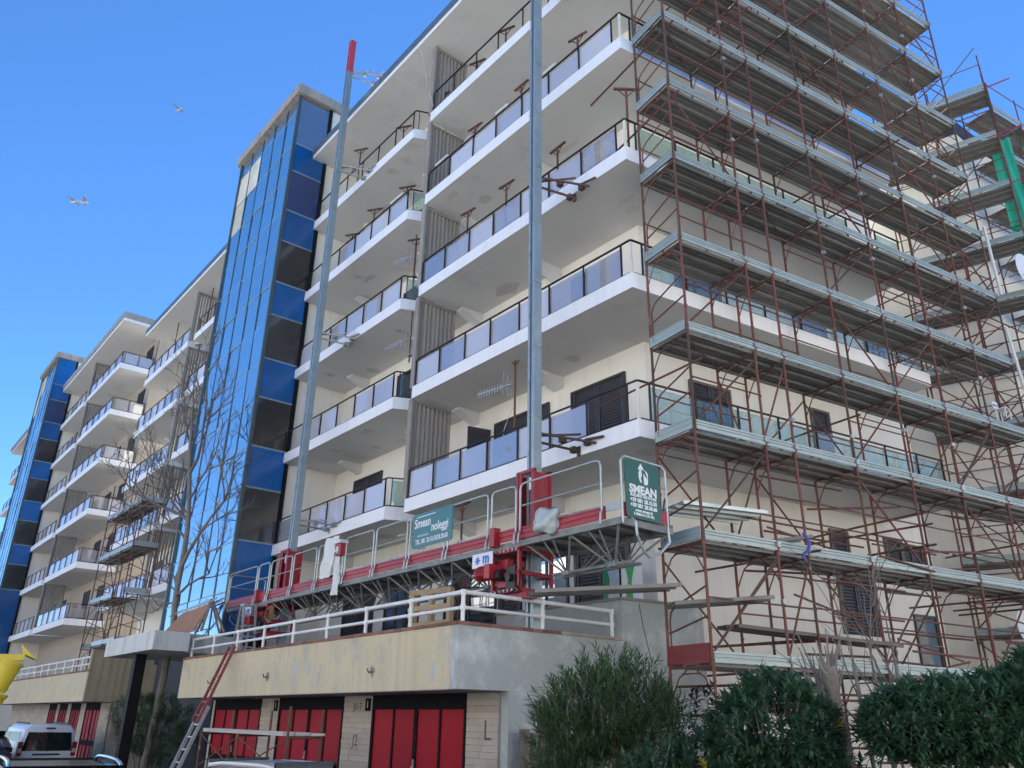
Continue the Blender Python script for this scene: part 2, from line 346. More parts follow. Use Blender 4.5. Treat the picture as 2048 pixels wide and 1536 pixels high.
for k, zb in enumerate(FL):
    top = k == 4
    e = .07
    # right-hand balcony turning the corner
    poly = [(8.3,0), (0,0), inB(SB_END,0), inB(SB_END,WINB-.05), l2(Kin+ (dA-dB)*.0), (8.3,WIN-.05)]
    b1 = slab(poly, zb)
    c = l2(isect(A(0,-e), dA, B(0,-e), dB))
    rail.side = 1
    pu = [.28,1.42,2.57,3.66,4.80,5.88,7.05,8.2]
    rail(b1, [c, (8.22,-e)], zb, [pu], [g_rail], bare=top, skip={0:{(0,0)},1:set(),2:set(),3:{(0,6)}}.get(k,set()))
    rail.side = -1
    rail(b1, [c, inB(SB_END-.06,-e)], zb, [[.3,1.5,2.7,3.9,5.1,6.3,7.5,8.7,9.7]], [g_clear], bare=top, skip={(0,6)} if k == 2 else ())
    rail.side = 1
    mb = MB(); mb.bar(Vector((*c,zb+SH)), Vector((*c,zb+1.14)), .05); obj('corner_post', mb.mesh('corner_post', m_corner), b1)
    # second balcony with its slanting end
    b2 = slab([(16.56,0), (9.3,0), (8.42,-1.95), (8.42,WIN-.05), (16.56,WIN-.05)], zb)
    rail(b2, [(9.35,-e), (16.5,-e)], zb, [posts_n(7.15,6)], [g_rail], bare=top, skip={(0,random.randrange(2,6)),(0,5)} if k in (1,3) else {(0,4)})
    rail.side = -1
    rail(b2, [(9.35,-e), (8.55,-1.9)], zb, [posts_n(2.06,2)], [g_clear], bare=top); rail.side = 1
    louvre(bld, 8.37, zb+SH, (FL+[ROOF])[k+1])
    # beyond the glass tower
    b3 = slab([(22.79,0), (30.0,0), (30.9,-1.95), (30.9,WIN-.05), (22.79,WIN-.05)], zb)
    rail(b3, [(22.85,-e), (29.95,-e)], zb, [posts_n(7.1,6)], [g_rail], bare=top); rail(b3, [(29.95,-e), (30.8,-1.9)], zb, [posts_n(2.1,2)], [g_rail], bare=top)
    louvre(bld, 30.98, zb+SH, (FL+[ROOF])[k+1], face=-1)
    b4 = slab([(31.05,0), (38.4,0), (38.4,WIN-.05), (31.05,WIN-.05)], zb)
    rail(b4, [(31.1,-e), (38.33,-e)], zb, [posts_n(7.23,6)], [g_rail]); rail(b4, [(38.33,-e), (38.33,-2.0)], zb, [posts_n(1.93,2)], [g_rail])
    # repaired patches on the soffits
    for (bb,ua_,ub_) in ((b1,.4,7.8),(b2,10.0,16.0)):
        for _ in range(3):
            cu, co = random.uniform(ua_,ub_), random.uniform(-1.8,-.35); ru, ro = random.uniform(.12,.55), random.uniform(.08,.3)
            pts = [(cu+ru*math.cos(a)*random.uniform(.6,1.2), co+ro*math.sin(a)*random.uniform(.6,1.2)) for a in [q*math.pi/6 for q in range(12)]]
            mb = MB(); mb.add([(p[0],p[1],zb-.003) for p in pts],[tuple(range(12))[::-1]]); obj('plaster_patch', mb.mesh('plaster_patch', random.choice((m_patch1,m_patch2))), bb)
    # beams under the slabs
    for u in (4.55, 8.1, 10.6, 14.9, 24.5, 28.7, 33.0, 37.0):
        mb = MB(); mb.add([(u-.17,WIN,zb-.34),(u+.17,WIN,zb-.34),(u+.17,WIN,zb-.002),(u-.17,WIN,zb-.002),
            (u-.17,WIN+.75,zb-.06),(u+.17,WIN+.75,zb-.06),(u+.17,WIN+.75,zb-.002),(u-.17,WIN+.75,zb-.002)],
            [(0,3,2,1),(4,5,6,7),(0,1,5,4),(1,2,6,5),(2,3,7,6),(3,0,4,7)])
        obj('beam', mb.mesh('beam', m_soffit), bld)
# windows and shutters
m_slat = M('shutter_slat', (.05,.052,.065), .45, col2=(.03,.03,.04))
m_frame = M('black_window_frame', (.03,.03,.03), .4, dirt=(.25,.2,.16), dscale=3, dlo=.66, dhi=.72)
m_pane = mirror('window_pane', (.03,.04,.05), .28)
def shutter(parent, x0, x1, z0, z1, y, leaf=2, side=1, slats=True, fm=None):
    """louvred shutters closing an opening; y = wall face"""
    mb = MB(); f = .07; d0, d1 = y+.002*side, y+.06*side
    mb.box(x0-f,x1+f,min(d0,d1),max(d0,d1),z1,z1+f); mb.box(x0-f,x0,min(d0,d1),max(d0,d1),z0,z1); mb.box(x1,x1+f,min(d0,d1),max(d0,d1),z0,z1)
    s = obj('shutter_window', mb.mesh('shutter_window', fm or m_frame), parent)
    w_ = (x1-x0)/leaf
    for i in range(leaf):
        a, b = x0+w_*i+.012, x0+w_*(i+1)-.012
        m2 = MB(); m2.box(a,a+.06,min(y+.004*side,y+.045*side),max(y+.004*side,y+.045*side),z0,z1-.005); m2.box(b-.06,b,min(y+.004*side,y+.045*side),max(y+.004*side,y+.045*side),z0,z1-.005)
        m2.box(a+.06,b-.06,min(y+.004*side,y+.012*side),max(y+.004*side,y+.012*side),z0,z1-.005)
        n = int((z1-z0)/.075)
        for j in range(n):
            z = z0+(z1-z0)*(j+.5)/n
            m2.bar((a+.06,y+.03*side,z), (b-.06,y+.03*side,z), .045, .014, up=(0,.55*side,1))
        obj('shutter', m2.mesh('shutter', m_slat), s)
    return s
def glazing(parent, x0, x1, z0, z1, y, n=2, side=1, pm=None):
    mb = MB(); f = .06; lo, hi = sorted((y+.002*side, y+.05*side))
    mb.box(x0-f,x1+f,lo,hi,z1,z1+f); mb.box(x0-f,x1+f,lo,hi,z0-f,z0); mb.box(x0-f,x0,lo,hi,z0,z1); mb.box(x1,x1+f,lo,hi,z0,z1)
    for i in range(1,n): x = x0+(x1-x0)*i/n; mb.box(x-.03,x+.03,lo,hi,z0,z1)
    s = obj('window', mb.mesh('window', m_frame), parent)
    lo, hi = sorted((y+.006*side, y+.02*side))
    for i in range(n):
        a, b = x0+(x1-x0)*i/n+(.031 if i else .001), x0+(x1-x0)*(i+1)/n-(.031 if i < n-1 else .001)
        m2 = MB(); m2.box(a,b,lo,hi,z0+.001,z1-.001); obj('pane', m2.mesh('pane', pm or m_pane), s)
    return s
for k, zb in enumerate(FL):
    f0 = zb+SH; f1 = f0+2.25
    if k == 0:
        shutter(bld, 2.27,3.98,f0,f1,WIN); shutter(bld, 4.95,7.1,f0,f1,WIN,3); shutter(bld, 13.3,15.05,f0,f1,WIN)
        # one shutter leaf stands open
        m2 = MB(); m2.box(-.35,.35,-.02,.02,0,2.2)
        for j in range(28): m2.bar((-.3,.02,.08+j*.075),(.3,.02,.08+j*.075),.04,.014,up=(0,.5,1))
        obj('open_shutter', m2.mesh('open_shutter', m_slat), bld, (7.45,WIN+.36,f0), (0,0,1.35))
    else:
        shutter(bld, 2.3,3.9,f0,f1,WIN) if k != 2 else glazing(bld, 2.3,3.9,f0,f1,WIN)
        glazing(bld, 5.0,7.0,f0,f1,WIN); shutter(bld, 11.2,12.6,f0,f1,WIN); glazing(bld, 13.3,15.0,f0,f1,WIN)
    for u in (24.6, 27.4, 32.6, 35.6): shutter(bld, u,u+1.4,f0,f1,WIN)
# side front, turned into frame B about the shared corner
YW = -WINB        # frame B's y points into the building
for (s0,s1,z0,z1) in ((7.4,8.0,8.2,9.35),(3.2,4.4,7.1,9.2),(7.5,8.05,5.4,6.15),(7.55,8.75,3.7,5.1),(10.2,11.1,5.0,6.1),(10.3,11.1,2.9,4.3),
                      (3.0,4.4,10.35,12.4),(7.2,8.4,10.35,12.4),(10.2,11.0,11.0,12.4),(3.0,4.4,13.6,15.7),(7.2,8.4,13.6,15.7),(10.2,11.0,14.2,15.6),(4.0,5.6,16.8,18.9),(7.6,9.0,16.8,18.9),(4.0,5.6,20.0,22.1),(8.0,9.4,20.0,22.1),(9.6,10.2,5.6,6.2)):
    if (s0,z0) in ((10.3,2.9),): sw = glazing(bld, s0,s1,z0,z1,YW,1,-1,mirror('greenish_window_glass', (.09,.11,.11), .04))
    else: sw = shutter(bld, s0,s1,z0,z1,YW,1 if s1-s0<.9 else 2,-1,fm=M('grey_brown_frame', (.12,.10,.085), .6))
    sw.rotation_euler.z = ANG_B-ANG_A
# first floor behind the terrace
shutter(bld, 2.35,3.95,2.95,5.5,WIN); shutter(bld, 6.0,6.75,2.95,5.4,WIN,1)
glazing(bld, 4.3,5.7,2.95,5.3,WIN,2,1,mirror('pale_door_glass', (.30,.36,.45), .45))
glazing(bld, 7.0,9.2,2.95,5.3,WIN,2); glazing(bld, 10.6,12.4,2.95,5.3,WIN,3); shutter(bld, 13.2,15.0,2.95,5.4,WIN)
# round lamp under a soffit etc. come later
# ================================================================ glass stair towers
m_mull = M('steel_mullion', (.10,.14,.15), .45, .5, col2=(.06,.09,.09), scale=3)
m_joint = M('pane_joint', (.30,.38,.42), .5, .3)
m_tslab = M('weathered_concrete', (.40,.36,.31), .9, col2=(.26,.23,.2), scale=1.5, bump=.3, streak=.6)
mm_sky = mirror('sky_blue_curtain_glass', (.02,.14,.30), .66, .02, .22, (1.0,1.0,1.0))
mm_blue = mirror('blue_panel', (.0,.095,.32), .06, .25, .02)
mm_navy = mirror('navy_panel', (.0,.035,.15), .10, .2, .02)
mm_dark = mirror('smoked_panel', (.026,.029,.034), .09, .12, .05)
mm_grey = mirror('grey_reflecting_panel', (.10,.11,.15), .40, .08, .05)
mm_cream = mirror('cream_reflection_pane', (.75,.68,.52), .12, .05, .05)  # cream body colour paints a bright reflection into these panes
def stair_tower(label, u0, o0, width, base, top, cols=5, rows0=5.4, dz=0., group='glass stair towers'):
    t = thing('stair_tower', label, 'tower', A(u0,0,0), ANG_A, group)
    d = 1.28+o0
    mb = MB(); mb.box(.06,width-.06,-3.5,d-.06,GZ,top); core = obj('core', mb.mesh('core', m_dark), t)
    mb = MB(); mb.box(.002,.06,-2.2,-.12+o0,GZ,top); mb.box(width-.06,width-.002,-2.2,-.12+o0,GZ,top); obj('flank_wall', mb.mesh('flank_wall', m_cream), t)
    # curtain of panes
    zs = [rows0]
    while zs[-1]+1.63 < top-.3: zs.append(zs[-1]+1.63)
    zs = [base] + zs + [top]
    cw = width/cols
    for c in range(cols):
        for r_ in range(len(zs)-1):
            mt = mm_sky
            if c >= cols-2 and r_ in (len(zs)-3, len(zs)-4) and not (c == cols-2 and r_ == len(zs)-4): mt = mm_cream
            mb = MB(); w_ = cw-.05; h = zs[r_+1]-zs[r_]-.03
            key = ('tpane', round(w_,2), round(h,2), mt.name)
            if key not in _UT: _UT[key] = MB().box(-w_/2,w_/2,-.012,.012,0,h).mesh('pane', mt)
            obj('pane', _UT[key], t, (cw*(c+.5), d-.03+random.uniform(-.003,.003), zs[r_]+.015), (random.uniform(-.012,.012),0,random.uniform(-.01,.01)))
    for c in range(1,cols):
        mb = MB(); mb.box(cw*c-.03,cw*c+.03,d-.06,d+.004,base,top); obj('mullion', mb.mesh('mullion', m_mull), t)
    for x in (.0, width):
        mb = MB(); mb.box(x-.055,x+.055,d-.06,d+.055,base-.6,top); obj('corner_mullion', mb.mesh('corner_mullion', m_mull), t)
    mb = MB()
    for z in zs[1:-1]: mb.box(.05,width-.05,d-.05,d-.010,z-.028,z+.028)
    tag(obj('pane_joints', mb.mesh('pane_joints', m_joint), t), None, kind='stuff')
    # alternating side panels
    sz = [base,7.08,8.9,10.36,12.18,13.69,15.47,16.86,18.67,20.09,21.97,23.31]
    sz = [z+dz for z in sz]; sz[0] = base
    while sz[-1]+1.5 < top-1.6: sz.append(sz[-1]+(1.4 if len(sz)%2 else 1.8))
    sz.append(top)
    for side in (0, 1):
        for i in range(len(sz)-1):
            mt = [mm_blue, mm_dark][i%2]
            if i == len(sz)-2: mt = mm_grey if not dz else mm_blue
            elif i == len(sz)-4: mt = mm_navy
            x = 0 if side == 0 else width
            mb = MB(); mb.box(x-.012,x+.012,-.06+o0,d-.07,sz[i]+.03,sz[i+1]-.03); obj('side_panel', mb.mesh('side_panel', mt), t)
        x = -.03 if side == 0 else width+.03
        mb = MB(); mb.box(x-.03,x+.03,-.2+o0,-.06+o0,base-1,top); obj('edge_strip', mb.mesh('edge_strip', m_black), t)
        mb = MB()
        for z in sz[1:-1]: mb.box(min(x,0 if side==0 else width)-.002,max(x,0 if side==0 else width)+.002,-.06+o0,d-.06,z-.028,z+.028)
        tag(obj('side_joints', mb.mesh('side_joints', m_joint), t), None, kind='stuff')
    mb = MB(); mb.box(-.2,width+.2,-3.7,d+.2,top+.002,top+.45); obj('roof_slab', mb.mesh('roof_slab', m_tslab), t)
    return t
stair_tower('tall blue glass stair tower rising between the two balcony bays of the cream block', 16.6, 0, 6.15, 4.0, 25.75)
# ================================================================ second block down the street
U2 = 43.75; O2 = .45; FL2 = [6.45, 9.68, 12.90, 16.13, 19.36, 22.58]; ROOF2 = 25.75
bl2 = thing('apartment_building', 'farther cream apartment block seen past the bare tree, one storey taller', 'building', A(U2,O2,0), ANG_A)
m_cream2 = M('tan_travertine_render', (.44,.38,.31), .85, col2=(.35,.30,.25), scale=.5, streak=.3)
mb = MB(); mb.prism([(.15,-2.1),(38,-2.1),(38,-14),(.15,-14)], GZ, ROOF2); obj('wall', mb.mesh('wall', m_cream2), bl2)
mb = MB(); mb.prism([(-.35,.42),(38.4,.42),(38.4,-14.3),(-.35,-14.3)], ROOF2+.002, ROOF2+.2, side=0, bot=1); r2 = obj('roof', mb.mesh('roof', m_white, m_soffit), bl2)
mb = MB(); mb.prism([(-.42,.5),(38.5,.5),(38.5,-14.4),(-.42,-14.4)], ROOF2+.202, ROOF2+.62); obj('roof_edge', mb.mesh('roof_edge', M('weathered_roof_edge', (.33,.34,.33), .8, streak=.3)), r2)
for k, zb in enumerate(FL2):
    e = .07; z1 = (FL2+[ROOF2])[k+1]
    rail.side = -1
    b1 = slab([(8.3,0),(0,0),(0,-2.2),(8.3,-2.2)], zb, bl2); rail(b1, [(8.2,-e),(e,-e)], zb, [posts_n(8.1,5)], [g_rail]); rail(b1, [(e,-e),(e,-2.1)], zb, [posts_n(2.0,2)], [g_rail])
    b2 = slab([(16.5,0),(9.3,0),(8.42,-1.95),(8.42,-2.2),(16.5,-2.2)], zb, bl2); rail(b2, [(16.4,-e),(9.3,-e)], zb, [posts_n(7.1,5)], [g_rail], skip={(0,0),(0,1)})
    rail.side = 1
    louvre(bl2, 8.37, zb+SH, z1)
    for u in (1.2, 4.6, 11.0, 14.0): shutter(bl2, u,u+1.3,zb+SH,zb+SH+2.2,-2.1)
stair_tower('distant narrow blue glass stair tower at the left edge, behind the farther block', U2+16.6, O2, 6.15, 4.0, 28.6, dz=3.0)
for k, zb in enumerate(FL2):
    b3 = slab([(22.8,0),(38.2,0),(38.2,-2.2),(22.8,-2.2)], zb, bl2); rail.side = 1; rail(b3, [(22.9,-.07),(38.1,-.07)], zb, [posts_n(15.2,9)], [g_rail])
# ================================================================ garage podiums with terraces
m_yel = M('ochre_parapet', (.58,.51,.345), .9, col2=(.49,.435,.30), scale=.9, bump=.25, bscale=20, streak=.22, dirt=(.42,.40,.34), dscale=1.9, dlo=.50, dhi=.66)
m_grey = M('grey_cement_render', (.37,.40,.395), .95, col2=(.30,.325,.32), scale=.9, bump=.35, bscale=14, streak=.06, dirt=(.52,.555,.54), dscale=1.3, dlo=.50, dhi=.66)
m_brick = M('red_brick_coping', (.24,.11,.09), .85, col2=(.17,.09,.075), scale=4, rnd=.35)
m_trav = M('travertine_tile', (.42,.37,.31), .75, col2=(.32,.28,.23), scale=3, rnd=.12, bump=.2, bscale=40)
m_red = M('red_door_panel', (.30,.006,.018), .5, spec=.1, col2=(.23,.005,.014), scale=2, rnd=.1, dirt=(.20,.022,.025), dscale=2, dlo=.66, dhi=.8)
m_lint = M('black_lintel', (.010,.010,.013), .8, spec=.1)
m_sof2 = M('purple_grey_soffit', (.22,.20,.22), .9)
_tile = {}
def stone_wall(parent, u0, u1, z0, z1, o, row=.10):
    n = int((z1-z0)/row); h = (z1-z0)/n
    for j in range(n):
        x = u0; first = True
        while x < u1-.02:
            w_ = random.choice((.5,.65,.8))
            if first and j%2: w_ *= .55
            first = False
            x1 = min(u1, x+w_)
            if u1-x1 < .12: x1 = u1
            obj('stone_tile', _UB.setdefault(m_trav.name, MB().box(-.5,.5,-.5,.5,-.5,.5).mesh('block', m_trav)), parent,
                ((x+x1)/2, o+random.uniform(-.004,.004), z0+h*(j+.5)), (0,0,0), (x1-x-.004, .05, h-.004))
            x = x1
def garage_door(parent, u0, u1, z0, z1, o):
    mb = MB(); f = .075; zt = z1-.26
    mb.box(u0,u1,o-.05,o-.02,z0,z1); d = obj('garage_door', mb.mesh('garage_door', m_lint), parent)
    mb = MB(); mb.box(u0,u1,o-.0195,o+.03,zt,z1); mb.box(u0,u0+f,o-.0195,o+.03,z0,zt); mb.box(u1-f,u1,o-.0195,o+.03,z0,zt)
    c = (u0+u1)/2; mb.box(c-.055,c+.055,o-.0195,o+.025,z0,zt); mb.box(u0+f,c-.055,o-.0195,o+.02,z0+.95,z0+1.12); mb.box(c+.055,u1-f,o-.0195,o+.02,z0+.95,z0+1.12)
    q1 = (u0+f+c-.055)/2; q2 = (u1-f+c+.055)/2
    for q in (q1,q2): mb.box(q-.03,q+.03,o-.0195,o+.018,z0,z0+.95); mb.box(q-.03,q+.03,o-.0195,o+.018,z0+1.12,zt)
    obj('door_frame', mb.mesh('door_frame', m_lint), d)
    for a,b in ((u0+f,q1-.03),(q1+.03,c-.055),(c+.055,q2-.03),(q2+.03,u1-f)):
        for za,zb in ((z0+.05,z0+.945),(z0+1.125,zt-.005)):
            ubox('door_panel', d, a+.004,b-.004,o-.019,o+.002,za,zb,m_red)
    mb = MB(); mb.box(c-.045,c-.02,o+.026,o+.06,z0+1.2,z0+1.36); mb.tube((c+.03,o+.024,z0+1.22),(c+.03,o+.045,z0+1.22),.022,8); obj('handle', mb.mesh('handle', M('worn_steel', (.4,.38,.35), .4, .7)), d)
    return d
def podium(label, u0, u1, o0, doors, zt, side_hi, ow, right_grey):
    g = thing('garage_block', label, 'garages', A(0,0,0), ANG_A, None)
    zs = 2.13; gz = GZ+.13
    mb = MB(); mb.box(u0+.2,u1,o0-.2,o0,zs,zt-.055); mb.box(u0+.2,u1,-2.1,o0-.2,zs+.05,2.62)
    w_ = obj('parapet', mb.mesh('parapet', m_yel), g)
    mb = MB(); mb.box(u0+.2,u1,ow+.03,o0-.002,zs-.012,zs-.002); obj('soffit', mb.mesh('soffit', m_sof2), g)
    mb = MB(); mb.box(u0+.2,u1,ow-.35,ow-.06,gz,zs-.014); obj('back_wall', mb.mesh('back_wall', M('mortar_backing', (.2,.18,.15), .95)), g)
    edges = [u0+.2]
    for a,b in doors: edges += [a,b]
    edges.append(u1)
    for i in range(0,len(edges),2):
        if edges[i+1]-edges[i] > .1: stone_wall(g, edges[i], edges[i+1], gz, zs-.016, ow, .10 if u0 < 10 else .2)
    for a,b in doors: garage_door(g, a+.004,b-.004,gz,zs-.018,ow)
    # coping of single bricks
    n = int((u1-u0)/.245)
    for i in range(n):
        a = u0+(u1-u0)*i/n; ubox('coping_brick', g, a+.004,a+(u1-u0)/n-.004,o0-.24,o0+.03+random.uniform(-.004,.004),zt-.054,zt+random.uniform(-.003,.004),m_brick)
    return g
OW = 1.95
dr = [pxA(x,1440,OW).x for x in (935,745,688,557,522,428)]
gb = podium('near garage block with yellow parapet, red doors and a bare grey end wall', 1.48, 14.55, 3.0, [(dr[0],dr[1]),(dr[2],dr[3]),(dr[4],dr[5])], 3.18, False, OW, True)
# grey end wall and the higher wall behind it
mb = MB(); mb.box(1.48,1.68,-.9,3.0,2.13,3.125); mb.box(1.481,1.68,-.9,OW-.03,GZ,2.128); obj('end_wall', mb.mesh('end_wall', m_grey), gb)
n = 17
for i in range(n):
    a = 3.02-(3.9*i/n); ubox('coping_brick', gb, 1.45,1.72,a-3.9/n+.004,a-.004,3.126,3.18+random.uniform(-.003,.003), m_brick if i < 10 else M('chipped_coping', (.36,.31,.27), .9, rnd=.15))
pB = lambda s,o: l2(B(s,o))
k0 = (1.48,-.9); s0 = toA(B(.655,-1.6))
mb = MB(); mb.prism([(5.4,-1.1),(5.4,-.9),(1.48,-.9),pB(2.78,-1.62),pB(2.78,-1.86),(1.70,-1.1)], GZ, 3.90); obj('raised_wall', mb.mesh('raised_wall', m_grey), gb)
mb = MB(); mb.prism([(5.4,-1.14),(5.4,-.86),(1.44,-.86),pB(2.82,-1.58),pB(2.82,-1.885),(1.73,-1.14)], 3.901, 3.95); obj('wall_cap', mb.mesh('wall_cap', M('stone_cap', (.25,.23,.2), .8)), gb)
# numbers and graffiti on the piers
m_num = M('white_paint', (.6,.6,.58), .7); m_dpaint = M('dark_spray_paint', (.10,.09,.10), .8); m_wpaint = M('pale_plaster_patch', (.50,.50,.52), .9)
for u in (dr[1]+.16, dr[3]+.16):
    mb = MB(); mb.box(u-.1,u+.1,OW+.03,OW+.045,1.82,2.06); pl = obj('number_plate', mb.mesh('number_plate', m_lint), gb)
    obj('lettering', text_mesh('1', m_num, .2, .002), pl, (u,OW+.049,1.94), (R(90),0,R(180)))
obj('graffiti', text_mesh('J2', m_dpaint, .30, .001), gb, ((dr[1]+dr[2])/2+.0,OW+.033,1.25), (R(90),0,R(180)))
obj('graffiti', text_mesh('JU 7', m_dpaint, .2, .001), gb, ((dr[1]+dr[2])/2+.0,OW+.033,1.9), (R(90),0,R(180)))
obj('graffiti', text_mesh('L', m_dpaint, .45, .001), gb, (1.95,OW+.033,1.5), (R(90),0,R(180)))
# spalled spots with rusty hooks and pale patches on the parapet
m_spall = M('spalled_concrete', (.30,.26,.22), .95, bump=.6, bscale=60)
for i,(x,y) in enumerate(((535,1353),(745,1343),(423,1365))):
    p = pxA(x,y,3.0); mb = MB()
    pts = [(p.x+.09*math.cos(a)*random.uniform(.6,1.3), p.z+.11*math.sin(a)*random.uniform(.6,1.3)) for a in [j*math.pi/5 for j in range(10)]]
    mb.add([(q[0],3.006,q[1]) for q in pts], [tuple(range(10))[::-1]]); s = obj('spall', mb.mesh('spall', m_spall), gb)
    mb = MB(); mb.tube((p.x,2.99,p.z),(p.x,3.09,p.z-.02),.012); mb.tube((p.x,3.09,p.z-.02),(p.x+.02,3.1,p.z+.05),.012); obj('hook', mb.mesh('hook', m_brown), s)
for (x,y,w_,h) in ((522,1347,.05,.16),(590,1340,.10,.2),(617,1335,.10,.2),(630,1342,.06,.1),(865,1345,.09,.22),(905,1340,.08,.2)):
    p = pxA(x,y,3.0); pts = [(p.x+w_*math.cos(a)*random.uniform(.5,1.2), p.z+h*math.sin(a)*random.uniform(.5,1.1)) for a in [j*math.pi/7 for j in range(14)]]
    mb = MB(); mb.add([(q[0],3.004,q[1]) for q in pts], [tuple(range(14))[::-1]]); obj('patch', mb.mesh('patch', m_wpaint), gb)
# second podium beyond the entrance
g2 = podium('dirty ochre garage block with faded red doors beyond the entrance canopy, white van before it', 24.7, 44.0, 3.0, [(26.2,28.4),(29.2,30.8),(31.4,32.9),(33.4,34.9)], 3.22, True, OW, False)
m_yel2 = M('grimy_ochre', (.40,.34,.21), .9, col2=(.30,.26,.17), scale=.9, bump=.2, streak=.5)
mb = MB(); mb.box(24.7,24.9,-2.0,3.0,2.13,3.95); obj('end_wall', mb.mesh('end_wall', m_yel2), g2)
mb = MB(); mb.box(24.72,24.9,-2.0,OW-.05,GZ,2.128); obj('pier_wall', mb.mesh('pier_wall', m_trav), g2)
ubox('wall_cap', g2, 24.66,24.94,-2.0,3.03,3.951,4.0,m_brick)
# ---------------- terrace railings
m_tube_w = M('white_painted_tube', (.72,.74,.73), .45, col2=(.58,.60,.58), scale=6, dirt=(.35,.27,.2), dscale=5, dlo=.68, dhi=.76)
def terrace_rail(label, pts, zt, sp, group='white terrace railings'):
    t = thing('terrace_railing', label, 'railing', A(pts[0][0],pts[0][1],0), ANG_A, group)
    P = [Vector((p[0]-pts[0][0],p[1]-pts[0][1],0)) for p in pts]
    for a,b in zip(P,P[1:]):
        L = (b-a).length; n = max(1,round(L/sp)); d = (b-a)/n
        for zz,r_ in ((.49,.038),(.235,.032)): tube('rail', t, a+Vector((0,0,zt+zz)), b+Vector((0,0,zt+zz)), r_, m_tube_w, 10)
        for i in range(n+1):
            if i == 0 and a is not P[0]: continue
            p = a+d*i; mb = MB(); mb.tube((0,0,0),(0,0,.49),.036,8); mb.tube((0,0,.19),(0,0,.28),.05,8); mb.tube((0,0,.44),(0,0,.53),.05,8); mb.box(-.06,.06,-.06,.06,-.002,.012)
            obj('post', mb.mesh('post', m_tube_w), t, p+Vector((0,0,zt)))
    return t
terrace_rail('white two-tube railing on the yellow parapet, turning the corner onto the grey wall', [(14.4,2.85),(1.58,2.85),(1.58,-.72)], 3.18, 1.55)
terrace_rail('white two-tube railing on the far garage block behind the white van', [(41,2.85),(25.1,2.85)], 3.22, 1.5)
# ---------------- entrance canopy
m_can = M('white_canopy', (.58,.60,.60), .85, col2=(.50,.52,.52), scale=1, streak=.45)
cn = thing('entrance_canopy', 'white concrete entrance canopy on a black column, below the glass stair tower', 'canopy', A(14.3,3.98,0), ANG_A)
mb = MB(); mb.box(.32,4.75,-2.6,0,3.34-.0,3.84); mb.box(.0,.32,-.98,0,3.34,3.84); obj('slab', mb.mesh('slab', m_can), cn)
mb = MB(); mb.box(2.2,2.5,-.55,-.25,GZ+.13,3.338); obj('column', mb.mesh('column', M('black_column', (.010,.010,.011), .6, spec=.15)), cn)
# ================================================================ scaffolding
FMATS = [m_rust, m_rust, m_rust2, m_brown, m_rust2, m_rust, m_rust2, m_brown, m_rust, m_rust, m_rust2, m_rust]
_frames = {}
def frame_mesh(h, mt, w_=1.05):
    k = (round(h,2), mt.name)
    if k in _frames: return _frames[k]
    mb = MB(); r_ = .024
    r_ = .026
    for y in (0, w_):
        mb.tube((0,y,0),(0,y,h),r_,8); mb.tube((0,y,-.02),(0,y,.13),.031,8)
        mb.box(-.012,.05,y-.008,y+.008,.52,.55); mb.box(-.012,.05,y-.008,y+.008,1.0,1.03)
    t = h-.05
    mb.tube((0,0,t),(0,w_,t),.022,6); mb.tube((0,.30,t-.10),(0,w_-.30,t-.10),.014,6)
    for y0, sg in ((0,1),(w_,-1)):
        pts = [(0,y0,t-.52),(0,y0+sg*.10,t-.34),(0,y0+sg*.22,t-.16),(0,y0+sg*.34,t-.1),(0,y0+sg*.42,t-.02)]
        for a,b in zip(pts,pts[1:]): mb.tube(a,b,.013,6)
    _frames[k] = mb.mesh('scaffold_frame', mt); return _frames[k]
def plank_mesh(L, mt, w_=.32, key=''):
    k = ('plank', round(L,2), mt.name)
    if k in _UT: return _UT[k]
    # folded steel profile, ribs underneath
    prof = [(0,-.062),(.042,-.062),(.055,-.012),(.14,-.012),(.147,-.028),(.173,-.028),(.18,-.012),(.265,-.012),(.278,-.062),(.32,-.062),(.32,0),(0,0)]
    n = len(prof); mb = MB()
    mb.add([(0,y,z) for y,z in prof]+[(L,y,z) for y,z in prof], [(i,(i+1)%n,n+(i+1)%n,n+i) for i in range(n)]+[tuple(range(n))[::-1],tuple(range(n,2*n))])
    _UT[k] = mb.mesh('deck_plank', mt); return _UT[k]
def toe_mesh(L, mt, h=.175):
    k = ('toe', round(L,2), mt.name)
    if k in _UT: return _UT[k]
    prof = [(0,0),(-.03,0),(-.03,.055),(-.012,.062),(-.012,.078),(-.03,.085),(-.03,.113),(-.012,.12),(-.012,.132),(-.03,.138),(-.03,h),(0,h)]
    n = len(prof); mb = MB()
    mb.add([(0,y,z) for y,z in prof]+[(L,y,z) for y,z in prof], [(i,(i+1)%n,n+(i+1)%n,n+i) for i in range(n)]+[tuple(range(n))[::-1],tuple(range(n,2*n))])
    _UT[k] = mb.mesh('toe_board', mt); return _UT[k]
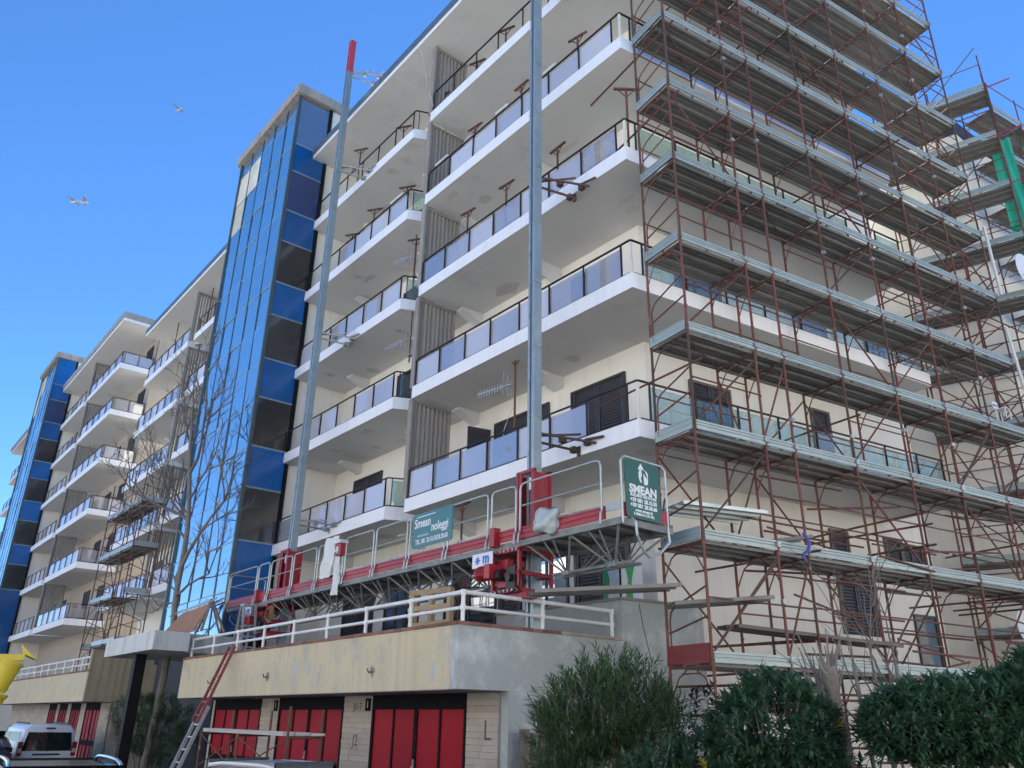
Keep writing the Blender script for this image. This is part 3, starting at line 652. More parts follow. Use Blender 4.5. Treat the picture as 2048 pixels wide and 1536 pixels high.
def scaffold(label, origin, ang, st, zl, gz, top=1.0, planks=True, end0=True, end1=True, diag=(), rear_rails=True, red_end=False, skipdeck=(), rail2=.5, group='scaffolds', toe=None):
    toe = toe or m_toe
    t = thing('scaffold', label, 'scaffold', (origin[0],origin[1],gz), ang, group)
    W = 1.05; zs = [gz]+list(zl); nz = len(zs)
    for i,s in enumerate(st):
        for k in range(nz-1):
            h = zs[k+1]-zs[k]
            obj('scaffold_frame', frame_mesh(h, random.choice(FMATS)), t, (s+random.uniform(-.008,.008),random.uniform(-.006,.006),zs[k]-gz), (0,0,0))
        # uprights above the last deck
        mt = random.choice(FMATS)
        for y in (0,W): tube('standard', t, (s,y,zs[-1]-gz), (s,y,zs[-1]-gz+top+.15), .024, mt)
    for b,(s0,s1) in enumerate(zip(st,st[1:])):
        L = s1-s0
        for k,z in enumerate(zl):
            zz = z-gz
            if (b,k) not in skipdeck and planks:
                for j in range(3): obj('deck_plank', plank_mesh(L-.03, m_deck), t, (s0+.015,.045+j*.325,zz+random.uniform(0,.006)))
                obj('toe_board', toe_mesh(L-.05, toe), t, (s0+.025,.0,zz+.004), (0,0,random.uniform(-.004,.004)))
            mt = random.choice(FMATS)
            if random.random() < .8: tube('guard_rail', t, (s0,-.02,zz+1.02+random.uniform(-.02,.02)), (s1,-.02,zz+1.02), .017, mt, 6)
            if random.random() < rail2: tube('guard_rail', t, (s0,-.02,zz+.56), (s1,-.02,zz+.56+random.uniform(-.03,.03)), .017, random.choice(FMATS), 6)
            if rear_rails and random.random() < .7: tube('rear_rail', t, (s0,W+.02,zz+1.0), (s1,W+.02,zz+1.0), .017, random.choice(FMATS), 6)
            if rear_rails and random.random() < .35: tube('rear_rail', t, (s0,W+.02,zz-.18), (s1,W+.02,zz-.18), .017, random.choice(FMATS), 6)
            if (b,k) in diag:
                up = diag[(b,k)]
                a_, b_ = ((s0,.04,zz+.1),(s1,.04,zz+1.85)) if up > 0 else ((s0,.04,zz+1.85),(s1,.04,zz+.1))
                tube('diagonal_brace', t, a_, b_, .02, random.choice([m_brown,m_rust2,m_rust]), 6)
            if (b*7+k*3)%4 == 1 and planks:
                tube('plan_brace', t, (s0,.05,zz-.09), (s1,W-.05,zz-.09), .015, m_brown, 6)
    for e,(flag,s) in enumerate(((end0,st[0]),(end1,st[-1]))):
        if not flag: continue
        sg = -1 if e == 0 else 1
        for k,z in enumerate(zl):
            zz = z-gz; x = s+sg*.03
            if planks:
                mt = M('red_painted_board', (.20,.03,.035), .5, rnd=.1) if (red_end and k == 0 and e == 0) else toe
                mb = MB(); hh = .22 if mt is toe else .3
                mb.box(-.012,.012,.02,W-.02,0,hh); mb.box(-.022,.022,.02,W-.02,hh-.025,hh); mb.box(-.022,.022,.02,W-.02,.0,.02); mb.box(-.02,.02,.02,W-.02,.1,.115)
                obj('end_board', mb.mesh('end_board', mt), t, (x,0,zz+.004))
            mb = MB(); yr = W-.12
            pts = [(0,yr,.02),(0,yr,.62),(0,yr-.04,.76),(0,yr-.14,.84),(0,.12,1.06),(0,0,1.10)]
            for a,b in zip(pts,pts[1:]): mb.tube(a,b,.017,6)
            mb.tube((0,yr,.42),(0,0,.62),.017,6)
            obj('end_guard', mb.mesh('end_guard', random.choice([m_rust,m_rust,m_rust2])), t, (x,0,zz+.1))
    return t
S0 = Vector((3.28639,13.60881,0))
ST = [0,1.77,2.57,4.35,6.14,7.92,9.70,11.45]
ZL = [2.58+1.985*k for k in range(12)]
dg = {}
for k in range(12):
    dg[(0,k)] = 1 if k in (0,1,3) else -1 if k in (5,7) else 0
    dg[(3,k)] = 1 if k%2 == 0 else -1; dg[(5,k)] = 1 if k in (0,2,4) else -1; dg[(6,k)] = -1 if k%2 else 1
dg = {q:v for q,v in dg.items() if v and not (q[1] > 5 and q[0] == 0)}
sb = scaffold('tall rusty-red scaffold with galvanised decks covering the right side of the building', S0, ANG_B, ST, ZL, GZ+.13, diag=dg, red_end=True, rail2=.35)
# couplers on the front uprights
mcp = MB(); mcp.box(-.05,.05,-.07,.03,-.05,.05); mcp.tube((-.06,-.05,0),(.06,-.05,0),.022,6); mcp = mcp.mesh('coupler', m_clamp)
for s in ST[1:]:
    for z in ZL:
        obj('coupler', mcp, sb, (s,.0,z+.1-(GZ+.13)), (random.uniform(-.1,.1),0,random.uniform(-.2,.2)))
        if random.random() < .4: obj('coupler', mcp, sb, (s,-.01,z+random.uniform(.6,1.6)-(GZ+.13)), (0,0,random.uniform(-.5,.5)), (.8,.8,.8))
# wing at the far right with its own scaffold
dC = Vector((math.sin(R(-54)), math.cos(R(-54)), 0)); P0 = at_dist(1994,265,27.0); P0.z = 0
nC = Vector((dC.y,-dC.x,0))       # away from the street
ANG_C = math.atan2(-dC.y,-dC.x)
ZC = [2.1+2.0*k for k in range(11)]
oc = P0+dC*3.6
sc2 = scaffold('second scaffold at the upper right edge, standing against the projecting wing', oc, ANG_C, [0,1.8,3.6], ZC, GZ+.004, top=1.3, end0=False, end1=False, diag={(b,k):(1 if (b+k)%2 else -1) for b in range(2) for k in range(11)}, rail2=.8)
for z in (22.1+.2, 20.1+.2, 18.1+.2, 16.1+.2): tube('tie_tube', sc2, (3.5,.3,z-GZ), (4.35,.3,z+.05-GZ), .024, M('magenta_painted_tube', (.30,.03,.10), .6), 8)
of = P0+nC*1.1
sc3 = scaffold('third scaffold run turning the wing corner behind the green netting', of+dB*.15, ANG_B, [0,1.8,3.6,5.4], ZC, GZ+.004, end0=False, end1=False, rail2=.8)
wing = thing('building_wing', 'cream projecting wing behind the scaffolds at the far right', 'building', (0,0,0))
wq = P0+nC*1.25
k1 = wq; k2 = wq+dC*9
mb = MB(); mb.prism([tuple((k1+dB*.9-nB*1.3).xy), tuple((k1+dB*14-nB*1.3).xy), tuple((k1+dB*14-nB*10).xy), tuple((k2-nB*4).xy), tuple(k2.xy), tuple((k1-nB*.0+nC*.05+dC*1.2).xy)], GZ, 21.6)
obj('wall', mb.mesh('wall', m_cream), wing)
mb = MB(); mb.prism([tuple((k1+dB*.9-nB*1.2).xy), tuple((k1+dB*14-nB*1.2).xy), tuple((k1+dB*14-nB*10).xy), tuple((k2-nB*4).xy), tuple((k2-nC*.1).xy), tuple((k1-nC*.06+dC*1.2).xy)], 21.602, 22.2)
obj('roof_edge', mb.mesh('roof_edge', M('dark_blue_roof_edge', (.04,.05,.09), .6)), wing)
# green debris netting
m_net = M('green_debris_net', (.03,.42,.28), .8, col2=(.02,.33,.22), scale=1.2, amt=.8, bump=.4, bscale=8)
mb = MB(); nx, nz_ = 10, 60
vs = []
for j in range(nz_+1):
    for i in range(nx+1):
        z = 4.0+(20.6-4.0)*j/nz_; x = 3.30+.62*i/nx
        vs.append((x, 1.14+.045*math.sin(i*1.7+j*.35)+.03*math.sin(j*1.1), z-GZ))
mb.add(vs, [(j*(nx+1)+i,j*(nx+1)+i+1,(j+1)*(nx+1)+i+1,(j+1)*(nx+1)+i) for j in range(nz_) for i in range(nx)])
nt_o = obj('debris_netting', mb.mesh('debris_netting', m_net, smooth=True), None, (oc.x,oc.y,GZ), (0,0,ANG_C)); tag(nt_o, 'bright green debris netting hung on the scaffold at the upper right edge', 'netting')
# small scaffold on the terrace of the far half
us = [pxA(x,y,1.5).x for x,y in ((175,1290),(330,1215))]
oq = A(33.2,1.55)
scaffold('small red scaffold tower in front of the far balconies, left of the bare tree', oq, ANG_A+math.pi, [0,1.8,3.6,5.4], [4.5,6.5,8.5,10.5], 2.63, top=1.6, rail2=.9, diag={(0,0):1,(1,1):-1,(2,0):1,(0,2):1,(2,2):-1,(1,0):-1}, skipdeck={(0,0),(2,1)}, toe=m_galv)
# stray planks laid in the lower lifts
m_board = M('grey_scaffold_board', (.16,.15,.13), .7, .2, col2=(.1,.09,.08), rnd=.2)
def stray(label, pa, pb, w_=.3, th=.05, mt=None, n=1, grp='loose scaffold boards'):
    d = pb-pa; t = thing('scaffold_board', label, 'board', pa, math.atan2(d.y,d.x), grp)
    L = math.hypot(d.x,d.y); pitch = math.atan2(d.z, L)
    for i in range(n):
        o = obj('board', plank_mesh(d.length, mt or m_deck), t, (0,(i-n/2)*.33,random.uniform(-.01,.01)), (0,-pitch,0))
    return t
stray('grey boards jutting left from the scaffold over the terrace corner', at_dist(1062,1182,13.9), at_dist(1350,1170,14.6), n=2)
stray('pair of grey boards tilted across the lowest scaffold lift', at_dist(1340,1208,14.4), at_dist(1535,1196,14.9), n=2)
stray('short galvanised deck at half height beside the green sign', at_dist(1340,1012,14.7), at_dist(1505,1032,15.6), n=3, mt=m_galv)
stray('dark board leaning on the scaffold deck near the blue strap', at_dist(1500,1088,15.4), at_dist(1600,1076,16.2), n=2)
stray('long brown board in the lower lift behind the pollarded trunk', at_dist(1455,1250,15.2), at_dist(1780,1290,17.6), n=2, mt=m_board)
# odd tubes clamped across the lower lifts
rs = random.Random(5)
for i in range(60):
    s0 = rs.uniform(0,9.5); z = rs.uniform(.7,7.0); L = rs.uniform(1.6,3.2); y = rs.choice((-.06,1.12,1.2,.5)); sl = rs.uniform(-.05,.05) if rs.random() < .8 else rs.uniform(-.5,.5)
    tube('loose_tube', sb, (s0,y,z), (s0+L,y+rs.uniform(-.05,.05),z+sl), .022, rs.choice(FMATS), 6)
for b_ in range(7):
    for k in range(-1,4):
        for y in (.03,1.08):
            if rs.random() < .45:
                z0 = (ZL[k] if k >= 0 else GZ+.2)-(GZ+.13); up = rs.random() < .5
                tube('cross_brace', sb, (ST[b_],y,z0+(.1 if up else 1.8)), (ST[b_+1],y,z0+(1.8 if up else .1)), .02, rs.choice(FMATS), 6)
for i in range(34):
    s0 = rs.choice(ST); z = rs.uniform(1.0,6.5) if i < 20 else rs.uniform(7,21); tube('tie_tube', sb, (s0+.06,-.25,z), (s0+.06+rs.uniform(-.2,.2),2.9,z+rs.uniform(-.05,.1)), .024, rs.choice(FMATS), 6)
# ================================================================ mast climbing work platform
m_mastl = M('mast_galvanised', (.34,.42,.45), .4, .5, col2=(.24,.30,.32), scale=5, rnd=.1)
m_mastd = M('mast_dark_face', (.16,.18,.17), .5, .4, col2=(.09,.09,.08), scale=5)
m_mred = M('platform_red_paint', (.33,.018,.03), .42, col2=(.25,.014,.024), scale=3, rnd=.12, dirt=(.42,.13,.13), dscale=2.5, dlo=.62, dhi=.75)
m_mred2 = M('mast_top_red', (.55,.06,.07), .45)
m_rail = M('guard_rail_galvanised', (.42,.48,.48), .4, .5, col2=(.30,.34,.34), scale=6, rnd=.1)
m_truss = M('truss_grey', (.24,.25,.25), .6, .3, col2=(.10,.10,.10), scale=5, dirt=(.2,.15,.11), dscale=4, dlo=.62, dhi=.72)
m_plastic = M('white_plastic_sheet', (.62,.64,.64), .35, col2=(.5,.52,.54), scale=4, bump=.5, bscale=14)
def mast_section(h, lm, dm):
    mb = MB()
    mb.mat(0); mb.box(-.13,-.03,.085,.12,0,h-.006); mb.box(.045,.12,.085,.12,0,h-.006); mb.box(-.13,-.105,-.12,.085,0,h-.006)
    mb.mat(1); mb.box(-.03,.045,.055,.085,0,h-.006); mb.box(.095,.12,-.12,.085,0,h-.006); mb.box(-.105,.095,-.12,-.1,0,h-.006)
    for i in range(int(h/.1)): mb.box(-.02,.0,.085,.098,.02+i*.1,.07+i*.1)
    mb.mat(0); mb.box(-.145,.135,-.135,.132,h-.02,h-.006); mb.box(.06,.10,.12,.14,h*.45,h*.45+.08)
    return mb.mesh('mast_section', lm, dm)
ms_g = mast_section(1.5, m_mastl, m_mastd); ms_r = mast_section(1.5, m_mred2, m_mred)
MO = 1.0
MASTS = [pxA(1070,500,MO).x, pxA(632,700,MO).x]
Z0M = 2.64
for i,(u,lab) in enumerate(zip(MASTS, ('grey lifting mast in front of the corner balconies, right of the pair', 'grey lifting mast with a red tip, left of the pair'))):
    t = thing('lifting_mast', lab, 'mast', A(u,MO,Z0M), ANG_A, 'masts of the work platform')
    for k in range(15): obj('mast_section', ms_r if k == 14 else ms_g, t, (0,0,.12+k*1.54), (0,0,0), (.84,.84,1.0267))
    mb = MB(); mb.box(-.34,.34,-.4,.4,0,.115); obj('base_plate', mb.mesh('base_plate', m_truss), t)
    for z in ((6.9,13.15,19.6) if i == 0 else (7.0,13.2,19.9,24.3)):
        mb = MB(); zz = z-Z0M
        mb.tube((.1,-.1,zz),(-.25,-1.02,zz-.1),.03); mb.tube((-.08,-.1,zz+.12),(-.75,-1.0,zz-.05),.028); mb.tube((.1,-.12,zz+.12),(-.62,-.7,zz+.1),.026)
        mb.tube((-.55,-.9,zz+.05),(-1.0,-.95,zz+.02),.028); mb.box(-.3,-.2,-1.03,-.985,zz-.2,zz)
        for q in ((-.3,-.5,zz+.02),(-.55,-.95,zz),(-.15,-.95,zz-.06)): mb.box(q[0]-.06,q[0]+.06,q[1]-.06,q[1]+.06,q[2]-.06,q[2]+.06)
        obj('wall_tie', mb.mesh('wall_tie', m_clamp if i else m_brown), t)
PU0, PU1, PO0, PO1, PZ = -1.0, 15.35, .42, 1.70, 4.75
pf = thing('work_platform', 'red and grey mast climbing work platform spanning the first floor', 'platform', A(0,0,0), ANG_A)
mb = MB(); mb.box(PU0,PU1,PO0,PO1-.28,PZ-.05,PZ); obj('deck', mb.mesh('deck', m_deck), pf)
mb = MB(); mb.box(PU0,PU1,PO1-.1,PO1,PZ-.16,PZ-.052); mb.box(PU0,PU1,PO0,PO0+.08,PZ-.16,PZ-.052); mb.box(PU0,PU0+.08,PO0+.08,PO1-.1,PZ-.16,PZ-.052)
for i in range(22): x = PU0+.4+i*.73; mb.box(x,x+.06,PO0+.08,PO1-.1,PZ-.14,PZ-.06)
obj('deck_frame', mb.mesh('deck_frame', m_truss), pf)
# truss below
zc = PZ-.66; oc_ = (PO0+PO1)/2
def truss(ua, ub):
    mb = MB(); n = max(2,int(round((ub-ua)/1.25))); st_ = (ub-ua)/n
    mb.tube((ua+.2,oc_+.14,zc),(ub-.2,oc_+.14,zc),.028,8); mb.tube((ua+.2,oc_-.14,zc),(ub-.2,oc_-.14,zc),.028,8)
    for i in range(n):
        a = ua+i*st_; m_ = a+st_/2
        for oo,oc2 in ((PO1-.06,oc_+.14),(PO0+.05,oc_-.14)):
            mb.tube((a,oo,PZ-.15),(m_-.05,oc2,zc),.021,6); mb.tube((m_+.05,oc2,zc),(a+st_,oo,PZ-.15),.021,6)
            mb.tube((m_-.12,oo,PZ-.15),(m_,oc2,zc),.016,6); mb.tube((m_+.12,oo,PZ-.15),(m_,oc2,zc),.016,6)
        mb.tube((m_,oc_-.14,zc),(m_,oc_+.14,zc),.02,6); mb.box(m_-.09,m_+.09,oc_+.1,oc_+.18,zc-.04,zc+.03)
    obj('truss', mb.mesh('truss', m_truss), pf)
truss(PU0+.1, MASTS[0]-.55); truss(MASTS[0]+.55, MASTS[1]-.55); truss(MASTS[1]+.55, PU1-.05)
# toe boards and guard rails in modules
def toe_red(L):
    k = ('redtoe', round(L,2))
    if k not in _UT:
        prof = [(0,0),(.025,0),(.025,.07),(.012,.078),(.012,.092),(.025,.1),(.025,.16),(.012,.168),(.012,.18),(.025,.183),(.025,.21),(0,.21)]
        n = len(prof); mb = MB(); mb.add([(0,y,z) for y,z in prof]+[(L,y,z) for y,z in prof], [(i,n+i,n+(i+1)%n,(i+1)%n) for i in range(n)]+[tuple(range(n)),tuple(range(n,2*n))[::-1]])
        _UT[k] = mb.mesh('toe_board', m_mred)
    return _UT[k]
def guard(L, h=.92):
    k = ('guard', round(L,2))
    if k not in _UT:
        mb = MB(); c = .10
        pts = [(.05,.05,-.18),(.0+.05,.03,.0),(.05,0,.06),(.05,0,h-c),(.05+c*.3,0,h-c*.3),(.05+c,0,h),(L-.05-c,0,h),(L-.05-c*.3,0,h-c*.3),(L-.05,0,h-c),(L-.05,0,.06),(L-.05,.03,0),(L-.05,.05,-.18)]
        for a,b in zip(pts,pts[1:]): mb.tube(a,b,.02,8)
        mb.tube((.05,0,h*.55),(L-.05,0,h*.55),.016,6)
        _UT[k] = mb.mesh('guard_frame', m_rail)
    return _UT[k]
mods = []
x = PU0
brk = [PU0+.3, MASTS[0]-.42, MASTS[0]+.42, MASTS[1]-.42, MASTS[1]+.42, PU1]
for a,b in zip(brk,brk[1:]):
    L = b-a; n = max(1,round(L/1.5))
    for i in range(n): mods.append((a+L*i/n, L/n))
for a,L in mods:
    if L > .9: obj('toe_board', toe_red(L-.03), pf, (a+.015,PO1+.002,PZ-.04))
    else: obj('toe_board', toe_red(L-.03), pf, (a+.015,PO1+.03,PZ-.04))
    obj('guard_frame', guard(L-.02), pf, (a+.01,PO1+.05,PZ+.05))
    ubox('rear_toe_board', pf, a+.01,a+L-.01,PO0-.03,PO0-.005,PZ,PZ+.16,m_rail)
    mb = MB(); 
    for xx in (a+.05,a+L-.05): mb.tube((xx,PO0-.02,PZ),(xx,PO0-.02,PZ+.7),.018,6)
    mb.box(a+.02,a+L-.02,PO0-.03,PO0-.01,PZ+.52,PZ+.66); obj('rear_guard', mb.mesh('rear_guard', m_rail), pf)
# end panels
for xe, sg in ((PU0,-1),(PU1,1)):
    mb = MB(); mb.box(min(xe,xe+sg*.025),max(xe,xe+sg*.025),PO0+.1,PO1-.02,PZ-.03,PZ+.2); obj('end_toe_board', mb.mesh('end_toe_board', m_mred), pf)
    mb = MB()
    pts = [(xe+sg*.02,PO1-.03,PZ-.15),(xe+sg*.02,PO1-.03,PZ+.9),(xe+sg*.02,PO1-.12,PZ+.98),(xe+sg*.02,PO0+.25,PZ+.98),(xe+sg*.02,PO0+.15,PZ+.9),(xe+sg*.02,PO0+.15,PZ-.15)]
    for a,b in zip(pts,pts[1:]): mb.tube(a,b,.02,8)
    mb.tube((xe+sg*.02,PO1-.03,PZ+.6),(xe+sg*.02,PO0+.15,PZ+.6),.016,6)
    for oo in (PO1-.2, PO0+.3):     # hanging bracket hooks
        q = [(xe+sg*.06,oo,PZ-.06),(xe+sg*.14,oo,PZ-.12),(xe+sg*.16,oo,PZ-.35),(xe+sg*.08,(oo+oc_)/2,PZ-.55),(xe,oc_,PZ-.62)]
        for a,b in zip(q,q[1:]): mb.tube(a,b,.022,8)
    obj('end_guard', mb.mesh('end_guard', m_rail), pf)
# mast cages, drive units and motors
for j,u in enumerate(MASTS):
    mb = MB(); z0, z1 = PZ+.0, PZ+1.45
    for x0,y0 in ((-.24,-.2),(.24,-.2),(-.24,.2),(.24,.2)): mb.box(u+x0-.03,u+x0+.03,1.25+y0-.03,1.25+y0+.03,z0,z1)
    mb.box(u-.27,u+.27,1.02,1.08,z1-.06,z1+.0); mb.box(u-.27,u+.27,1.42,1.48,z1-.06,z1+.0); mb.box(u-.25,u-.235,1.08,1.42,z0,z1-.06); mb.box(u+.235,u+.25,1.08,1.42,z0,z1-.06); mb.box(u+.12,u+.21,1.445,1.465,z0+.0,z1-.06); mb.box(u-.21,u-.15,1.445,1.465,z0+.0,z1-.06)
    cg = obj('mast_cage', mb.mesh('mast_cage', m_mred), pf, (0,MO-1.25,0))
    mb = MB(); mb.box(u-.19,u-.13,1.48,1.49,z1-.42,z1-.18); obj('cage_plate', mb.mesh('cage_plate', m_plastic), cg)
    mb = MB(); zb_ = PZ-.95
    for x0,y0 in ((-.38,-.35),(.38,-.35),(-.38,.42),(.38,.42)): mb.box(u+x0-.03,u+x0+.03,1.25+y0-.03,1.25+y0+.03,zb_,PZ-.17)
    for z in (zb_,zb_+.3,PZ-.23):
        mb.box(u-.41,u+.41,1.64,1.70,z,z+.07); mb.box(u-.41,u+.41,.87,.93,z,z+.07); mb.box(u-.41,u-.35,.93,1.64,z,z+.07); mb.box(u+.35,u+.41,.93,1.64,z,z+.07)
    mb.box(u+.0,u+.3,1.5,1.64,zb_+.12,zb_+.62); mb.box(u-.5,u+.1,1.35,1.6,zb_-.12,zb_-.0); mb.box(u+.15,u+.3,1.70,1.85,PZ-.1,PZ+.25)
    du = obj('drive_unit', mb.mesh('drive_unit', m_mred), pf)
    for sgn in (1,):
        mb = MB(); mb.tube((u+.34,1.78,zb_+.4),(u+.66,1.78,zb_+.4),.13,14); mb.tube((u+.66,1.78,zb_+.4),(u+.74,1.78,zb_+.4),.12,14,r1=.07); mb.box(u+.18,u+.34,1.62,1.92,zb_+.27,zb_+.53)
        for q in range(6): mb.tube((u+.36+q*.045,1.78,zb_+.4),(u+.378+q*.045,1.78,zb_+.4),.145,14)
        obj('motor', mb.mesh('motor', m_mred), du)
for u in MASTS:
    zb_ = PZ-.95
    mb = MB(); mb.tube((u+.02,1.72,zb_+.33),(u+.16,1.72,zb_+.33),.11,12); mb.box(u-.32,u-.05,1.5,1.72,zb_+.05,zb_+.45); mb.tube((u-.2,1.72,zb_+.25),(u-.2,1.8,zb_+.25),.07,12)
    obj('gearbox', mb.mesh('gearbox', M('greasy_black_steel', (.03,.028,.026), .45, .4)), pf)
    mb = MB(); mb.path(smooth_curve([(u+.5,1.8,zb_+.5),(u+.7,1.75,zb_+.2),(u+1.1,1.5,PZ-.7),(u+1.9,1.35,PZ-.62),(u+2.6,1.4,PZ-.55)],6),.014,6); obj('power_cable', mb.mesh('power_cable', m_black), pf)
    mb = MB(); mb.path(smooth_curve([(u+.3,1.72,zb_+.1),(u-.1,1.85,zb_-.05),(u-.4,1.7,zb_+.1),(u-.35,1.66,PZ-.2)],6),.012,6)
    obj('power_cable', mb.mesh('power_cable', m_black), pf)
    mb = MB()
    for q in range(7): mb.tube((u-.36+.12*q,1.70,PZ-.2),(u-.36+.12*q,1.73,PZ-.2),.022,6); mb.tube((u-.36+.12*q,1.70,zb_+.035),(u-.36+.12*q,1.73,zb_+.035),.022,6)
    tag(obj('bolts', mb.mesh('bolts', m_clamp), pf), None, kind='stuff')
# small maker's plates
m_plate = M('white_sign_plate', (.72,.75,.78), .5); m_sblue = M('sign_blue', (.03,.16,.55), .5)
def maker_plate(u, z, w_=.42):
    p = thing('sign_plate', 'white plate with a blue emblem below the platform, '+('beside the right red motor' if u < 8 else 'beside the left red motor'), 'sign', A(u,1.80,z), ANG_A, "maker's plates")
    mb = MB(); mb.box(-w_,0,0,.012,-.13,.13); obj('panel', mb.mesh('panel', m_plate), p)
    obj('lettering', text_mesh('m', m_sblue, .26, .002, .012), p, (-w_*.68,.015,.02), (R(90),0,R(180)))
    mb = MB(); cx = -w_*.27
    for i in range(8):
        a0 = i*math.pi/4; mb.box(cx+.055*math.cos(a0)-.014,cx+.055*math.cos(a0)+.014,.013,.018,.055*math.sin(a0)-.014,.055*math.sin(a0)+.014)
    mb.box(cx-.03,cx+.03,.013,.018,-.03,.03); mb.box(cx-.09,cx+.09,.013,.0175,-.008,.008); mb.box(cx-.008,cx+.008,.013,.0172,-.09,.09)
    obj('emblem', mb.mesh('emblem', m_sblue), p)
    return p
maker_plate(MASTS[0]+.85, PZ-.30, .62); maker_plate(MASTS[1]+1.0, PZ-.30, .55)
# ---------------- company signs
m_sgreen = M('sign_dark_green', (.012,.09,.062), .4, col2=(.015,.075,.055), scale=3, amt=.4)
m_steal = M('sign_teal', (.03,.15,.17), .4, col2=(.05,.19,.22), scale=2)
m_swhite = M('sign_white_print', (.75,.78,.78), .5)
def rounded(w_, h, r_, n=5):
    pts = []
    for cx,cy,a0 in ((w_/2-r_,h/2-r_,0),(-w_/2+r_,h/2-r_,90),(-w_/2+r_,-h/2+r_,180),(w_/2-r_,-h/2+r_,270)):
        for i in range(n+1): a = R(a0+90*i/n); pts.append((cx+r_*math.cos(a),cy+r_*math.sin(a)))
    return pts
def board(parent, w_, h, mt, r_=.08):
    mb = MB(); mb.prism(rounded(w_,h,r_), -.02, 0); return obj('panel', mb.mesh('panel', mt), parent)
def word(parent, txt, x, y, size, xs=1., bold=.0, mt=None): return obj('lettering', text_mesh(txt, mt or m_swhite, size, .0015, bold, 'CENTER', xs), parent, (x,y,.0025))
sg = obj('company_sign', None, None, A(PU0-.055,1.19,5.2)); sg.rotation_euler = (R(90),0,ANG_A-R(90)); sg.empty_display_size = .2
tag(sg, 'dark green board with a white arrow logo on the right end of the platform', 'sign', 'company signs on the platform')
sg.scale = (.86,.80,.84)
board(sg, .98, 1.22, m_sgreen)
def logo(parent, s, x, y):
    mb = MB()
    for poly in ([(-.30,.30),(-.10,.62),(.14,.26),(.02,.30),(-.06,.36),(-.05,-.02),(-.12,-.16),(-.06,-.36),(-.16,-.38),(-.26,-.18),(-.27,.10),(-.18,.28),(-.26,.26)],
                 [(.06,.14),(.08,-.42),(.24,-.46),(.36,-.34),(.37,.14),(.28,.26),(.16,.32),(.30,.02),(.32,-.14)]):
        n = len(poly); mb.add([(x+p[0]*s,y+p[1]*s,.003) for p in poly],[tuple(range(n))[::-1]]); mb.f[-1] = mb.f[-1] if sum(poly[i][0]*poly[(i+1)%n][1]-poly[(i+1)%n][0]*poly[i][1] for i in range(n)) < 0 else mb.f[-1][::-1]
    return obj('logo', mb.mesh('logo', m_swhite), parent)
logo(sg, .42, 0, .32)
word(sg, 'SMEAN', 0, -.01, .24, 1.02, .010); word(sg, 'BUILDING THE FUTURE', 0, -.135, .085, .82, .004)
word(sg, '+39 081 28.10.30', 0, -.235, .115, .92, .005); word(sg, '+39 081 28.30.60', 0, -.345, .115, .92, .005)
word(sg, 'www.smean.it', 0, -.44, .085, 1.0, .003); word(sg, 'E SMEA.N LTD SRL', 0, -.52, .075, .95, .003)
ua = pxA(826,1060,PO1+.08).x; ub = pxA(905,1040,PO1+.08).x; um = (ua+ub)/2
zt_ = pxA(866,1020,PO1+.08).z; zb2 = pxA(866,1088,PO1+.08).z
s2 = obj('company_sign', None, None, A(um,PO1+.085,(zt_+zb2)/2)); s2.rotation_euler = (R(90),0,ANG_A+math.pi); s2.empty_display_size = .2
tag(s2, 'teal board with white lettering fixed to the middle of the platform guard rail', 'sign', 'company signs on the platform')
Wd = abs(ua-ub); Hd = zt_-zb2; board(s2, Wd, Hd, m_steal, .06)
word(s2, 'Smean', -Wd*.24, Hd*.20, Hd*.38, .84, .004); word(s2, 'noleggi', Wd*.20, Hd*.0, Hd*.36, .84, .004)
mb = MB(); mb.box(-Wd*.40,Wd*.08,Hd*.385,Hd*.41,.002,.004); obj('underline', mb.mesh('underline', m_swhite), s2)
word(s2, 'www.smean.it', -Wd*.22, -Hd*.16, Hd*.11, .9); word(s2, 'TEL. 081 28.10.30/28.30.60', 0, -Hd*.34, Hd*.19, .78, .003)
# plastic sheeting, red box, coil of hose
def crumple(name, label, cat, c, r_, mt, sq=(1,1,1), n=2, sd_=3, amp=.35):
    bm = bmesh.new(); bmesh.ops.create_icosphere(bm, subdivisions=3, radius=1)
    for v in bm.verts:
        q = v.co.copy(); k = 1+amp*noise.noise(q*1.3+Vector((sd_,0,0)))+amp*.5*noise.noise(q*3.1+Vector((0,sd_,0)))
        v.co = Vector((q.x*sq[0],q.y*sq[1],q.z*sq[2]))*r_*k
    me = bpy.data.meshes.new(name); bm.to_mesh(me); bm.free(); me.materials.append(mt)
    me.polygons.foreach_set('use_smooth', [True]*len(me.polygons))
    o = obj(name, me, None, c, (0,0,ANG_A)); tag(o, label, cat); return o
p = pxA(1092,1048,PO1+.06); crumple('plastic_bag', 'crumpled pale plastic bag beside the right mast cage', 'bag', A(p.x,PO1+.06,PZ+.16), .30, M('cloudy_plastic', (.42,.47,.47), .3, col2=(.34,.38,.38), scale=5, bump=.5, bscale=12), (1.2,.35,.8), amp=.5)
pb = pxA(650,1115,PO1+.1); 
